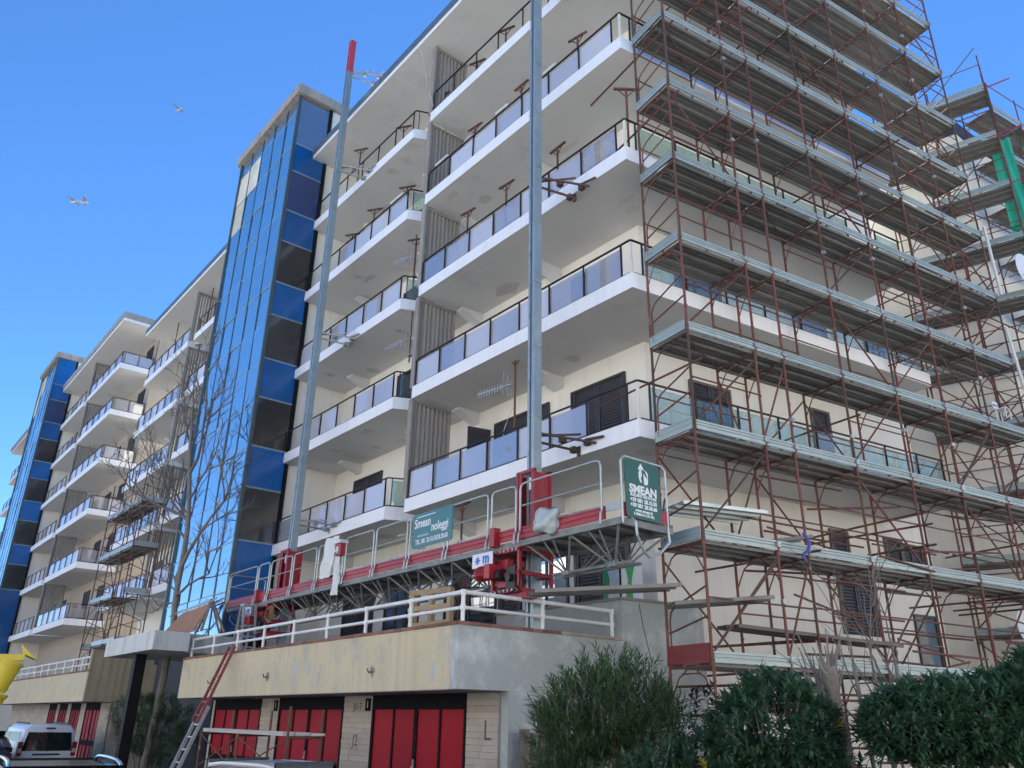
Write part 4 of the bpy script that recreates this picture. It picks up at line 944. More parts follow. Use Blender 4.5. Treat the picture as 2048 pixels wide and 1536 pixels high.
def sheet(label, u, z0, z1, w0, w1, lean, sd_):
    mb = MB(); nx, nz_ = 10, 22; vs = []
    for j in range(nz_+1):
        f = j/nz_; w_ = w0+(w1-w0)*f+.035*math.sin(f*5+sd_)
        for i in range(nx+1):
            x = (i/nx-.5)*w_+lean*f; vs.append((x,.03*math.sin(i*1.3+j*.12+sd_)+.012*math.sin(j*.6+i),z0+(z1-z0)*f))
    mb.add(vs,[(j*(nx+1)+i,j*(nx+1)+i+1,(j+1)*(nx+1)+i+1,(j+1)*(nx+1)+i) for j in range(nz_) for i in range(nx)])
    o = obj('plastic_sheet', mb.mesh('plastic_sheet', m_plastic, smooth=True), None, A(u,PO1+.11,0), (0,0,ANG_A)); return tag(o, label, 'sheeting', 'plastic sheets on the platform')
sheet('wide white plastic sheet draped over the platform rail near the red box', pxA(655,1120,1.8).x, pxA(655,1155,1.8).z, pxA(655,1078,1.8).z, .55, .75, -.15, 1.)
sheet('narrow white plastic strip hanging below the platform rail', pxA(674,1120,1.8).x, pxA(678,1188,1.8).z, pxA(668,1085,1.8).z, .35, .2, .0, 4.)
pe = pxA(679,1099,1.85); eb = thing('control_box', 'red electric control box hung on the platform rail', 'box', A(pe.x,1.82,pe.z-.14), ANG_A)
mb = MB(); mb.box(-.15,.15,-.08,.08,0,.28); obj('case', mb.mesh('case', m_mred), eb)
mb = MB(); mb.box(-.05,.04,.081,.1,.05,.2); mb.tube((.05,.08,.1),(.05,.12,.1),.03,8); obj('switch', mb.mesh('switch', m_plastic), eb)
mb = MB(); mb.box(-.18,.18,-.1,.12,.281,.36); obj('cover', mb.mesh('cover', m_plastic), eb)
pc = pxA(537,1228,1.95); co = thing('cable_coil', 'coil of brown cable hanging on the left drive unit', 'cable', A(pc.x,1.9,pc.z), ANG_A)
for q in range(5):
    mb = MB(); pts = [((.21-.012*q)*math.cos(a*math.pi/12)+random.uniform(-.01,.01), .02*q+random.uniform(-.01,.01), (.22-.02*q)*math.sin(a*math.pi/12)) for a in range(24)]
    for a,b in zip(pts,pts[1:]+pts[:1]): mb.tube(a,b,.012,5)
    obj('cable_loop', mb.mesh('cable_loop', M('brown_cable', (.28,.16,.08), .6)), co)
# ================================================================ plants
def leaf_mat(name, col, col2, rough=.45, trans=.25):
    mt = bpy.data.materials.new(name); mt.use_nodes = True; MATS[name] = mt
    t = mt.node_tree; N = t.nodes.new; L = t.links.new; b = t.nodes['Principled BSDF']
    g = N('ShaderNodeNewGeometry'); cr = N('ShaderNodeMix'); cr.data_type = 'RGBA'; cr.inputs[6].default_value = (*col,1); cr.inputs[7].default_value = (*col2,1)
    L(g.outputs['Random Per Island'], cr.inputs[0]); L(cr.outputs[2], b.inputs['Base Color'])
    b.inputs['Roughness'].default_value = rough
    tr = N('ShaderNodeBsdfTranslucent'); L(cr.outputs[2], tr.inputs[0]); mx = N('ShaderNodeMixShader'); mx.inputs[0].default_value = trans
    out = t.nodes['Material Output']; L(b.outputs[0], mx.inputs[1]); L(tr.outputs[0], mx.inputs[2]); L(mx.outputs[0], out.inputs[0]); return mt
m_ole = leaf_mat('oleander_leaf', (.028,.074,.040), (.125,.19,.082))
m_pit = leaf_mat('pittosporum_leaf', (.016,.062,.042), (.088,.165,.082), .30)
m_dkl = leaf_mat('dull_dark_leaf', (.03,.028,.028), (.05,.05,.035), .6)
m_yll = leaf_mat('yellow_leaf', (.45,.38,.05), (.4,.30,.05))
m_dry = leaf_mat('dry_leaf', (.18,.12,.06), (.25,.2,.12), .8)
m_bark = M('grey_bark', (.22,.20,.17), .9, col2=(.12,.11,.09), scale=8, bump=.5, bscale=30)
m_bark2 = M('pale_trunk_bark', (.25,.21,.17), .95, col2=(.11,.095,.075), scale=9, bump=1.0, bscale=22, dirt=(.07,.06,.05), dscale=5, dlo=.58, dhi=.68)
m_twig = M('dark_twig', (.17,.15,.135), .9, col2=(.08,.07,.065), scale=6)
def add_leaf(mb, p, d, L, W, up, fold=.25):
    s = d.cross(up)
    if s.length < 1e-4: s = d.cross(Vector((1,0,0)))
    s.normalize(); n = s.cross(d).normalized()
    m1 = p+d*L*.45+n*L*.04; tip = p+d*L-n*L*.06
    mb.add([p, m1+s*W/2+n*W*fold, tip, m1-s*W/2+n*W*fold, m1], [(0,4,1),(4,2,1),(0,3,4),(4,3,2)])
def shoot(mb, p, d, n, L, W, spread, whorl=3, length=.3):
    d = d.normalized(); a = d.orthogonal().normalized(); b = d.cross(a)
    for i in range(n):
        q = p+d*length*(i/n); th = i*2.4+random.uniform(-.4,.4)
        r_ = a*math.cos(th)+b*math.sin(th); sp = spread*(1-.45*i/n)*random.uniform(.8,1.2)
        dd = (d*math.cos(sp)+r_*math.sin(sp)).normalized(); dd.z -= .06; dd.normalize()
        add_leaf(mb, q, dd, L*random.uniform(.75,1.15), W, Vector((0,0,1)))
    return mb
def bush(name, label, base, lobes, nshoot, lm, L, W, per, spread, length, stems, group=None, extra=None, twig=None, cat='bush'):
    t = thing(name, label, cat, base, 0, group)
    mb = MB(); me2 = MB(); wood = MB(); base = Vector(base)
    tot = sum(l[3] for l in lobes)
    for i in range(nshoot):
        k = random.uniform(0,tot)
        for (c,r_,_,wt) in lobes:
            k -= wt
            if k <= 0: break
        while True:
            q = Vector([random.uniform(-1,1) for _ in range(3)])
            if .12 < q.length < 1: break
        q = q.normalized()*(q.length**.42)
        jit = 1+.22*noise.noise(q*2.2+Vector(c))
        p = Vector((c[0]+q.x*r_[0]*jit, c[1]+q.y*r_[1]*jit, c[2]+q.z*r_[2]*jit))
        if random.random() < .10: p = Vector(c)+(p-Vector(c))*random.uniform(1.08,1.25)
        if p.z < .05: p.z = random.uniform(.05,.5)
        d = Vector((q.x,q.y,max(q.z,-.2)+.75)).normalized()+Vector([random.uniform(-.35,.35) for _ in range(3)])
        tgt = me2 if (extra and random.random() < .012) else mb
        shoot(tgt, p, d, per, L, W, spread, length=length)
        if random.random() < .25 and q.z > -.1: wood.tube(p-d.normalized()*.25, p+d.normalized()*length*.6, .006, 4)
    for (x,y,h,r_,lx,ly) in stems:
        _sp = smooth_curve([(x,y,0),(x+lx*.3,y+ly*.3,h*.4),(x+lx,y+ly,h)],5); wood.ptube(_sp, [r_*(1-.3*i/len(_sp)) for i in range(len(_sp))], 8, .2)
    obj('foliage', mb.mesh('foliage', lm), t)
    if extra and me2.v: obj('yellowed_leaves', me2.mesh('yellowed_leaves', extra), t)
    obj('stems', wood.mesh('stems', twig or m_twig), t)
    return t
def gp(x, D): p = at_dist(x,1500,D); return Vector((p.x,p.y,GZ+.28))
rt = Vector((1,0,0))
b0 = gp(1215,10.6)
bush('oleander_bush', 'big shaggy oleander with narrow leaves in front of the grey end wall', b0,
     [((-.22,0,1.85),(.46,.4,.50),0,3),((.22,.1,1.95),(.44,.4,.52),0,3),((.55,.1,1.55),(.32,.35,.6),0,1.6),((-.52,0,1.5),(.28,.3,.5),0,1.4),((.05,-.1,1.1),(.6,.4,.5),0,2.2)],
     1000, m_ole, .14, .022, 15, .75, .30, [(random.uniform(-.3,.3),random.uniform(-.2,.2),1.6,.018,random.uniform(-.5,.6),random.uniform(-.2,.2)) for _ in range(12)], extra=m_dry)
b0 = gp(1265,9.2)
bush('pittosporum_bush', 'low dark mixed bush at the foot of the oleander', b0,
     [((-.35,0,.8),(.38,.35,.5),0,2),((.3,0,1.05),(.45,.35,.55),0,2.4),((.75,0,1.2),(.42,.35,.55),0,2.2),((1.15,0,1.1),(.40,.35,.6),0,2)], 1300, m_pit, .085, .034, 11, 1.0, .12, [], extra=m_dry)
b0 = gp(1568,9.2)
bush('pittosporum_bush', 'rounded dark green bush with a few yellow leaves, left of the pale trunk', b0,
     [((-.05,0,1.72),(.56,.5,.56),0,3.2),((.25,0,1.05),(.5,.45,.6),0,2.4),((-.35,0,1.0),(.5,.45,.6),0,2.4),((.05,0,.55),(.6,.45,.5),0,1.5)], 1600, m_pit, .11, .042, 12, 1.05, .12, [(0,0,1.2,.03,.1,0)], extra=m_yll, group='pittosporum bushes')
b0 = gp(1915,9.0)
bush('pittosporum_hedge', 'broad dark evergreen crown at the lower right on bare crooked trunks', b0,
     [((-.42,0,1.84),(.34,.45,.30),0,2),((.05,0,1.86),(.48,.45,.36),0,3),((.62,.1,1.92),(.48,.5,.40),0,3),((1.15,.2,2.04),(.52,.5,.46),0,3)], 2000, m_pit, .11, .042, 12, 1.05, .11,
     [(-.1,0,1.8,.075,-.15,0),(.12,.1,1.8,.06,.25,.1),(.75,.1,1.8,.09,-.1,0),(.95,.2,1.5,.05,.25,0),(-.35,.2,1.3,.04,.1,0),(.45,.2,1.4,.03,.2,0)], twig=m_bark, cat='hedge')
b0 = gp(1405,11.0)
bush('shrub', 'sparse dark-leaved shrub between the oleander and the scaffold foot', b0,
     [((0,0,1.8),(.42,.3,.42),0,2),((.1,0,1.2),(.4,.3,.4),0,1)], 70, m_dkl, .11, .05, 8, 1.2, .16, [(0,0,1.6,.02,.05,0),(.1,0,1.7,.015,.3,0),(-.1,0,1.5,.015,-.2,0)])
pe = pxA(310,1440,2.6); pe = A(pe.x,2.6); b0 = Vector((pe.x,pe.y,GZ+.5))
bush('shrub', 'dark spiky shrub in the planter under the entrance canopy', b0, [((0,0,1.3),(.95,.6,.9),0,2),((.5,0,.9),(.8,.5,.7),0,1.5),((-.6,0,1.6),(.6,.5,.5),0,1)], 420, m_ole, .2, .03, 12, .9, .25, [(random.uniform(-.4,.4),0,1.4,.03,random.uniform(-.6,.6),0) for _ in range(7)], twig=m_bark)
# planter
mb = MB(); mb.box(-2.2,1.6,-.7,.6,0,.42); pt = obj('planter', mb.mesh('planter', M('brick_planter', (.22,.16,.13), .9, rnd=0)), None, (pe.x,pe.y,GZ+.13), (0,0,ANG_A)); tag(pt, 'low brick planter with the dark shrub beside the black column', 'planter')
# ---------------- bare trees
def bare_tree(label, base, trunk_pts, r0, seeds, depth, seed, target=None, twig_r=.006, name='bare_tree', grow=1., spread=.75, up=.28):
    rs = random.Random(seed); t = thing(name, label, 'tree', base, 0)
    tr = MB(); br = MB()
    pts = smooth_curve(trunk_pts, 4); n = len(pts)
    tr.ptube(pts, [r0*(1-.45*i/n) for i in range(n)], 12, .12)
    def limb(mb, p, d, L, r_, lev):
        segs = 4; q = p; dd = d.normalized(); P_ = [p]
        for i in range(segs):
            dd = (dd+Vector((rs.uniform(-.22,.22),rs.uniform(-.22,.22),rs.uniform(-.08,.2)))).normalized()
            q2 = q+dd*L/segs; ra = r_*(1-.14*i); P_.append(q2)
            if lev < depth and i >= 1:
                for _ in range(rs.choice((1,1,2) if lev < 2 else (1,2,2))):
                    a = dd.orthogonal().normalized(); a.rotate(Matrix.Rotation(rs.uniform(0,6.28),3,dd))
                    nd = (dd*(1-spread*.4)+a*spread*rs.uniform(.6,1.1)+Vector((0,0,up))).normalized()
                    limb(br, q2, nd, L*rs.uniform(.5,.75)*grow, max(twig_r,r_*(.55 if lev else .5)), lev+1)
            q = q2
        mb.ptube(P_, [r_*(1-.14*i) for i in range(len(P_))], 8 if lev < 1 else 5 if lev < 2 else 4, 0, False)
    for (i,d,L,r_) in seeds: limb(tr if r_ > .06 else br, pts[min(n-1,int(i*(n-1)))], Vector(d), L, r_, 0)
    obj('trunk', tr.mesh('trunk', m_bark, smooth=True), t); obj('branches', br.mesh('branches', m_twig), t)
    return t
TO = 2.7
tb = pxA(345,1230,TO); tbw = A(tb.x,TO,GZ+.13)
def tl(x,y,o=TO): p = pxA(x,y,o); return A(p.x,p.y,p.z)-tbw
bare_tree('bare leafless tree with forked grey limbs in front of the blue glass tower', tbw,
   [Vector((-.1,0,0)), tl(340,1290), tl(352,1190), tl(372,1080), tl(378,1000), tl(380,900), tl(384,850)], .105,
   [(.42, tl(352,1120)-tl(372,1080), 2.2, .075), (.45, tl(405,1080)-tl(362,1185), 2.5, .07), (.62, tl(300,960)-tl(375,1020), 2.8, .06), (.75, tl(425,850)-tl(378,960), 2.6, .06), (.8, tl(330,830)-tl(380,930), 2.4, .055), (1.0, tl(395,740)-tl(385,820), 1.5, .045), (1.0, tl(350,740)-tl(385,820), 1.5, .045),
    (.55, tl(250,1010)-tl(370,1060), 2.8, .055), (.62, tl(225,920)-tl(374,1010), 3.0, .045), (.5, tl(300,1090)-tl(362,1120), 2.4, .045), (.68, tl(440,960)-tl(378,1010), 2.2, .045), (.35, tl(430,1150)-tl(352,1190), 2.2, .05), (.9, tl(300,760)-tl(380,900), 1.6, .04)], 3, 5, twig_r=.006, grow=.85)
# pollarded trunk and its neighbours on the right
def pollard(label, base, h, r_, lean, nstub, seed, stub=.45, mt=None):
    rs = random.Random(seed); t = thing('pollarded_tree', label, 'tree', base, 0, 'pollarded trees')
    tr = MB(); pts = smooth_curve([(0,0,0),(lean*.4,0,h*.5),(lean,0,h)],4)
    pts = [p_+Vector((.02*noise.noise(p_*2),.02*noise.noise(p_*2+Vector((5,0,0))),0)) for p_ in smooth_curve([(0,0,0),(lean*.4,0,h*.5),(lean,0,h)],9)]; tr.ptube(pts, [r_*(1-.25*i/len(pts)+(.25 if i > len(pts)-3 else 0)) for i in range(len(pts))], 12, .22)
    obj('trunk', tr.mesh('trunk', mt or m_bark2, smooth=True), t)
    br = MB(); top = pts[-1]
    for i in range(nstub):
        p = top+Vector((rs.uniform(-r_,r_)*.6,rs.uniform(-r_,r_)*.6,rs.uniform(-.35,.0)))
        d = Vector((rs.uniform(-.55,.55),rs.uniform(-.4,.4),rs.uniform(.5,1.1))).normalized(); L = stub*rs.uniform(.5,1.3)
        br.tube(p,p+d*L*.5,.026,6,r1=.014); br.tube(p+d*L*.5,p+d*L+Vector((0,0,.08)),.012,5,r1=.006)
    obj('stubs', br.mesh('stubs', m_bark), t); return t
pollard('thick pale pollarded trunk with stubby shoots between the two dark bushes', gp(1706,9.4), 2.45, .08, -.14, 15, 3, .3)
pollard('thin pollarded stem right behind the pale trunk', gp(1665,10.2), 2.3, .06, -.05, 16, 4, .5)
pollard('slim grey pollarded stem left of the pale trunk, above the bush', gp(1500,10.0), 2.1, .035, .02, 10, 6, .45)
for i,(x,D,h,lab) in enumerate(((1735,9.8,2.5,'slender bare stem rising just right of the pale trunk'),(1775,9.9,2.4,'thin grey bare stem beside the dark hedge crown'),(1822,10.3,2.6,'whippy bare sapling over the hedge'))):
    p = gp(x,D); bare_tree(lab, p, [(0,0,0),(.06,0,h*.4),(-.02,0,h)], .03, [(.7,(.3,.1,1),.9,.012),(.8,(-.3,0,1),.9,.012),(1,(.1,0,1),.9,.012),(.9,(-.1,.2,1),.7,.01)], 1, 20+i, name='sapling', twig_r=.004)
# ================================================================ tee-headed props on the balconies
mbp = MB(); mbp.tube((0,0,0),(0,0,1),1,6); 
def tee(label, u, o, z0, h, rz=0., mt=None, group='tee-headed props on the balconies'):
    t = thing('tee_prop', label, 'prop', A(u,o,z0), ANG_A+rz, group); mt = mt or m_rust2
    tube('upright', t, (0,0,0),(0,0,h),.028,mt,8)
    mb = MB(); mb.box(-.30,.30,-.03,.03,h,h+.045); obj('head', mb.mesh('head', mt), t)
    for sg in (-1,1): tube('strut', t, (0,0,h-.22),(sg*.2,0,h),.014,mt,6)
    return t
def teepx(label, x, y, o, lev, rz=0.):
    p = pxA(x,y,o); z0 = FL[lev]+SH; tee(label, p.x, o, z0, max(.9,p.z-z0), rz)
TP = [(1155,75,3,'second balcony from the top, nearest the corner'),(1043,172,3,'second balcony from the top, just left of the mast'),(950,255,3,'second balcony from the top, near its louvre end'),
      (1115,297,2,'third balcony from the top, right of the mast'),(1013,370,2,'third balcony from the top, left of the mast'),(936,425,2,'third balcony from the top, near its louvre end'),
      (1031,715,0,'lowest corner balcony, carrying the television aerial'),
      (925,1010,-1,'terrace, below the corner balconies behind the teal sign')]
for x,y,k,lab in TP:
    if k >= 0: teepx('rusty tee-headed prop on the '+lab, x,y,-.55,k,random.uniform(-.3,.3))
    else: p = pxA(x,y,-.2); tee('rusty tee-headed prop on the '+lab, p.x,-.2,2.63,p.z-2.63)
for x,y,lab in ((1012,60,'top balcony, left of the mast'),(955,125,'top balcony, middle of its left half'),(884,190,'top balcony, at its left end')):
    p = pxA(x,y,-.5); tee('short rusty tee-headed prop on the '+lab, p.x,-.5,FL[4]+SH,max(.5,p.z-FL[4]-SH),.4)
for x,y,k,lab in ((808,255,4,'top slanted balcony, right part'),(722,300,4,'top slanted balcony, left part'),(705,470,3,'upper slanted balcony beside the mast'),(750,420,3,'upper slanted balcony, middle'),(815,375,3,'upper slanted balcony, right end'),(833,480,2,'third slanted balcony, at its right end')):
    p = pxA(x,y,-.5); z0 = FL[k]+SH; tee('rusty tee-headed prop on the '+lab, p.x,-.5,z0,max(.6,p.z-z0),.6)
p = pxA(1252,180,-.6); tee('tall rusty tee-headed prop at the corner of the third balcony from the top', p.x,-.6,FL[2]+SH,p.z-FL[2]-SH,.9)
for x,y,lab in ((430,560,'far top balcony beside the glass tower'),(362,625,'far top balcony, middle'),(322,665,'far top balcony, left end'),(400,690,'far upper balcony below the roof')):
    p = pxA(x,y,-.5); k = 4 if 'top' in lab else 3; z0 = FL[k]+SH; tee('rusty tee-headed prop on the '+lab, p.x,-.5,z0,max(1.0,p.z-z0),.5)
# ---------------- television aerials
m_aer = M('aerial_aluminium', (.62,.64,.65), .35, .5)
def yagi(label, p, rz, L=.95, tilt=.0, group='television aerials'):
    t = thing('television_aerial', label, 'aerial', p, rz, group)
    mb = MB(); mb.box(-L,.12,-.012,.012,-.012,.012); obj('boom', mb.mesh('boom', m_aer), t)
    for i in range(9):
        x = -L+.05+i*(L-.25)/8; mb = MB(); mb.box(x-.004,x+.004,-.09,.09,-.004,.004); mb.box(x-.006,x+.006,-.006,.006,-.10,.10); obj('element', mb.mesh('element', m_aer), t)
    mb = MB()
    for sg in (-1,1):
        for i in range(5): z = sg*(.04+.26*i/4); x = .0+.05*i/4; mb.bar((x,-.16,z),(x,.16,z),.008)
        mb.bar((0,-.16,sg*.04),(.05,-.16,sg*.30),.008); mb.bar((0,.16,sg*.04),(.05,.16,sg*.30),.008); mb.bar((0,0,sg*.04),(.05,0,sg*.30),.008)
    obj('reflector', mb.mesh('reflector', m_aer), t); return t
p = pxA(1016,772,-.55); yagi('white television aerial pointing left from the prop on the lowest corner balcony', A(p.x,-.50,p.z), ANG_A+math.pi+.15, 1.0)
p = pxA(822,515,-.45); yagi('television aerial with a flat grid in front of the third slanted balcony', A(p.x,-.42,p.z), ANG_A+math.pi+.3, .7)
p = pxA(818,683,-.35); yagi('thin television aerial hanging before the second slanted balcony', A(p.x,-.2,p.z), ANG_A+math.pi+.1, 1.0)
for q,(x,y0,y1,k,lab) in enumerate(((833,470,560,2,'third'),(826,610,720,1,'second'))):
    a = pxA(x,y0,-.40); b = pxA(x,y1,-.40); t = thing('aerial_pole', 'rusty aerial pole at the end of the '+lab+' slanted balcony', 'pole', A(a.x,-.40,b.z), ANG_A, 'aerial poles'); tube('pole', t, (0,0,0),(0,0,a.z-b.z),.022,m_rust2); mb = MB(); mb.box(-.05,.05,-.08,.05,.2,.28); obj('bracket', mb.mesh('bracket', m_clamp), t)
# ---------------- hanging fluorescent tubes and lamps
m_lampw = M('white_lamp_casing', (.72,.72,.70), .5)
def batten(label, pa, pb, r_=.045):
    t = thing('light_batten', label, 'lamp', pa, 0, 'fluorescent battens'); d = pb-pa
    mb = MB(); mb.bar((0,0,0),tuple(d),.09,.06); obj('casing', mb.mesh('casing', m_lampw), t); mb = MB(); n = Vector((0,0,-.05)); mb.tube(n,d+n,.018,8); obj('lamp_tube', mb.mesh('lamp_tube', m_lampw), t); return t
o = -.9
for lab,(x0,y0,x1,y1) in (('white light batten dangling on its wire below the second balcony from the top',(912,372,916,414)),('white light batten dangling below the third balcony from the top',(921,548,917,588)),('white light batten on the soffit above the lowest corner balcony',(870,782,921,765)),('white light batten hung on the rail of the second balcony',(866,690,870,708))):
    a = pxA(x0,y0,o); b = pxA(x1,y1,o); batten(lab, A(a.x,o,a.z), A(b.x,o,b.z))
for x,y,k,lab in ((1005,205,3,'two posts left of the mast'),(885,315,3,'near the louvre end'),(1100,130,3,'right of the mast'),(795,395,3,'slanted balcony')):
    a = pxA(x-12,y+7,-.07); b = pxA(x+12,y-7,-.07); batten('white tube lying on the handrail of the upper balcony, '+lab, A(a.x,-.07,FL[k]+1.26), A(b.x,-.07,FL[k]+1.26))
# old lamp box and cable bits under the roof
p = pxA(880,120,-.6); t = thing('ceiling_lamp', 'dark square lamp box hanging under the roof overhang', 'lamp', A(p.x,-.6,p.z), ANG_A)
mb = MB(); mb.box(-.28,.28,-.25,.25,0,.16); obj('case', mb.mesh('case', m_lampw), t); mb = MB(); mb.box(-.17,.17,-.15,.15,-.02,-.001); obj('grille', mb.mesh('grille', m_black), t); mb = MB(); mb.box(-.34,.34,-.05,.05,.16,.3); mb.bar((.3,0,.3),(-.5,-.2,.9),.05); obj('bracket', mb.mesh('bracket', m_brown), t)
# ---------------- electric wires
m_wire = M('dark_wire', (.03,.03,.03), .6); m_wirel = M('pale_wire', (.5,.48,.42), .6)
def wire(label, pts, r_, mt): mb = MB(); mb.path(smooth_curve(pts,6), r_, 5); o_ = obj('cable', mb.mesh('cable', mt), None); return tag(o_, label, 'cable', 'loose cables')
a = pxA(838,80,.35); b = pxA(865,215,.02)
for q in range(3): wire(('first','second','third')[q]+' pale wire slanting from the roof edge to the end of the top balcony', [A(a.x+.1-q*.12,.35,a.z), A((a.x+b.x)/2,.2,(a.z+b.z)/2-.03*q), A(b.x-.04*q,.03,b.z)], .008, m_wirel)
a = pxA(1026,815,-.5); b = pxA(1022,905,-.1); wire('pale aerial wire dangling over the lowest balcony rail', [A(a.x,-.5,a.z), A(a.x+.1,-.3,(a.z+b.z)/2), A(b.x,-.0,b.z)], .008, m_wirel)
wire('thin black cable sagging down the grey raised wall into the oleander', [at_dist(1278,1208,16.3), at_dist(1288,1260,16.2), at_dist(1305,1330,15.8)], .008, m_wire)
# ================================================================ things on the terrace and street
m_wood = M('pale_pallet_wood', (.42,.31,.18), .85, col2=(.30,.21,.12), scale=5, rnd=.2)
pp = pxA(880,1205,1.9); pal = thing('pallet', 'wooden pallet standing on edge behind the white railing corner', 'pallet', A(pp.x,2.1,2.63), ANG_A+.12); zt0 = pxA(880,1180,2.0).z-2.63
Hh = max(1.05, zt0)
for i in range(5): o_ = ubox('plank', pal, -.6,.6,.04,.06,.06+i*(Hh-.14)/4,.16+i*(Hh-.14)/4,m_wood); o_.rotation_euler = (0,random.uniform(-.02,.02),0)
for x in (-.58,-.05,.48): ubox('bearer', pal, x,x+.1,-.06,.039,.02,Hh,m_wood)
# leaning brown panel and bundle of tubes over the canopy
m_ply = M('orange_brown_board', (.34,.17,.08), .7, col2=(.24,.12,.06), scale=2, streak=.2)
a = pxA(318,1262,3.0); b = pxA(386,1256,3.0); c = pxA(390,1202,3.0)
t = thing('board_trestle', 'brown board leaning on a trestle with tubes on top, above the entrance canopy', 'board', A(b.x,3.0,3.86), ANG_A)
mb = MB(); Lb = a.x-b.x; zb0 = 0.01; mb.add([(0,.0,zb0),(Lb,.0,zb0),(Lb*.72,-.35,.72),(0.0,-.35,.80),(0,-.03,zb0),(Lb,-.03,zb0),(Lb*.72,-.38,.72),(0.0,-.38,.80)],[(0,1,2,3),(7,6,5,4),(0,4,5,1),(1,5,6,2),(2,6,7,3),(3,7,4,0)]); obj('panel', mb.mesh('panel', m_ply), t)
for i in range(7): tube('scaffold_tube', t, (-.25+random.uniform(-.1,.1),-.35-.06*i,.86+.05*(i%3)), (Lb+.2,-.3-.07*i,.70+.05*(i%3)+random.uniform(-.05,.05)), .024, m_galv, 8)
for y in (-.05,-.7): mb = MB(); mb.bar((-.18,y,0),(-.05,-.38,.92),.06); mb.bar((-.55,y,0),(-.05,-.38,.92),.06); obj('trestle_leg', mb.mesh('trestle_leg', M('old_timber', (.24,.20,.15), .9)), t)
# green and white pack on the raised wall
p0 = at_dist(1238,1198,16.5); t = thing('insulation_pack', 'white wrapped pack with a green stripe standing on the terrace wall', 'pack', (p0.x,p0.y,3.96), ANG_B)
m_green = M('pack_green', (.02,.30,.08), .5)
hh = at_dist(1240,1118,16.5).z-3.96
mb = MB(); mb.box(0,.62,.0,.5,0,hh); obj('pack', mb.mesh('pack', M('white_wrap', (.55,.62,.68), .35, bump=.2, bscale=10)), t)
mb = MB(); mb.add([(.17,-.006,.0),(.36,-.006,.0),(.33,-.006,hh*.45),(.44,-.006,hh),(.14,-.006,hh),(.25,-.006,hh*.5)],[(0,1,2,3,4,5)]); mb.add([(-.006,.5,0),(-.006,.35,0),(-.006,.28,hh*.5),(-.006,.42,hh),(-.006,.5,hh)],[(0,1,2,3,4)]); obj('stripe', mb.mesh('stripe', m_green), t)
mb = MB(); mb.box(.02,.06,-.02,-.008,0,hh); obj('strap', mb.mesh('strap', m_black), t)
# rubble sacks and sheets on the terrace
for i,(x,y,r_,lab) in enumerate(((960,1215,.35,'white plastic heap behind the railing corner post'),(1190,1228,.3,'white plastic heap at the right end of the railing'),(650,1235,.32,'pale sheeting heap low behind the middle of the railing'),(1010,1222,.28,'grey plastic heap beside the foot of the right mast'))):
    p = pxA(x,y,2.3 if x < 1100 else .6); oo = 2.3 if x < 1100 else .4
    crumple('plastic_heap', lab, 'sheeting', A(max(2.35,p.x),oo,2.63+r_*.55), r_, m_plastic, (1.4,.7,.75), sd_=i*3.)
# step ladder on the platform's left end and on the terrace
m_alad = M('ladder_aluminium', (.46,.48,.48), .4, .5); m_rlad = M('ladder_red_rail', (.28,.06,.05), .5)
p = pxA(480,1240,2.2); t = thing('step_ladder', 'grey folding trestle ladder under the left end of the platform', 'ladder', A(p.x,2.0,2.63), ANG_A)
for sg in (-1,1):
    mb = MB(); mb.bar((sg*.45,-.2,0),(sg*.08,-.17,1.9),.06,.03); mb.bar((sg*.45,.2,0),(sg*.08,.17,1.9),.06,.03)
    for k in range(6): f = .12+.15*k; x = sg*(.45-.37*f); mb.bar((x,-.19,1.9*f),(x,.19,1.9*f),.03)
    obj('ladder_leg', mb.mesh('ladder_leg', m_alad), t)
mb = MB(); mb.box(-.12,.12,-.2,.2,1.9,1.94); obj('platform', mb.mesh('platform', m_alad), t)
# extension ladder on the yellow parapet
ta = pxA(466,1308,3.06); _b = pxA(352,1536,4.05); _k = (GZ-ta.z)/(_b.z-ta.z); tf2 = Vector((ta.x+(_b.x-ta.x)*_k, 3.06+(4.05-3.06)*_k, GZ))
t = thing('extension_ladder', 'two-part extension ladder, red above and aluminium below, leaning on the yellow parapet', 'ladder', A(tf2.x,tf2.y,GZ+.01), ANG_A)
top = Vector((ta.x-tf2.x, 3.05-tf2.y, 3.25-GZ)); mid = top*.60
def ladder_part(name, a, b, w_, mt, th):
    d = b-a; s = Vector((1,0,0)); mb = MB()
    for sg in (-1,1): mb.bar(a+s*sg*w_/2,b+s*sg*w_/2,.03,th,up=(0,1,.3))
    n = max(2,int(d.length/.28))
    for i in range(n): q = a+d*((i+.5)/n); mb.bar(q-s*w_/2,q+s*w_/2,.028)
    return obj(name, mb.mesh(name, mt), t)
ladder_part('lower_section', Vector((0,0,0)), mid*1.06, .42, m_alad, .08); ladder_part('upper_section', mid*.90+Vector((0,.05,.02)), top+Vector((0,.05,.02)), .34, m_rlad, .07)
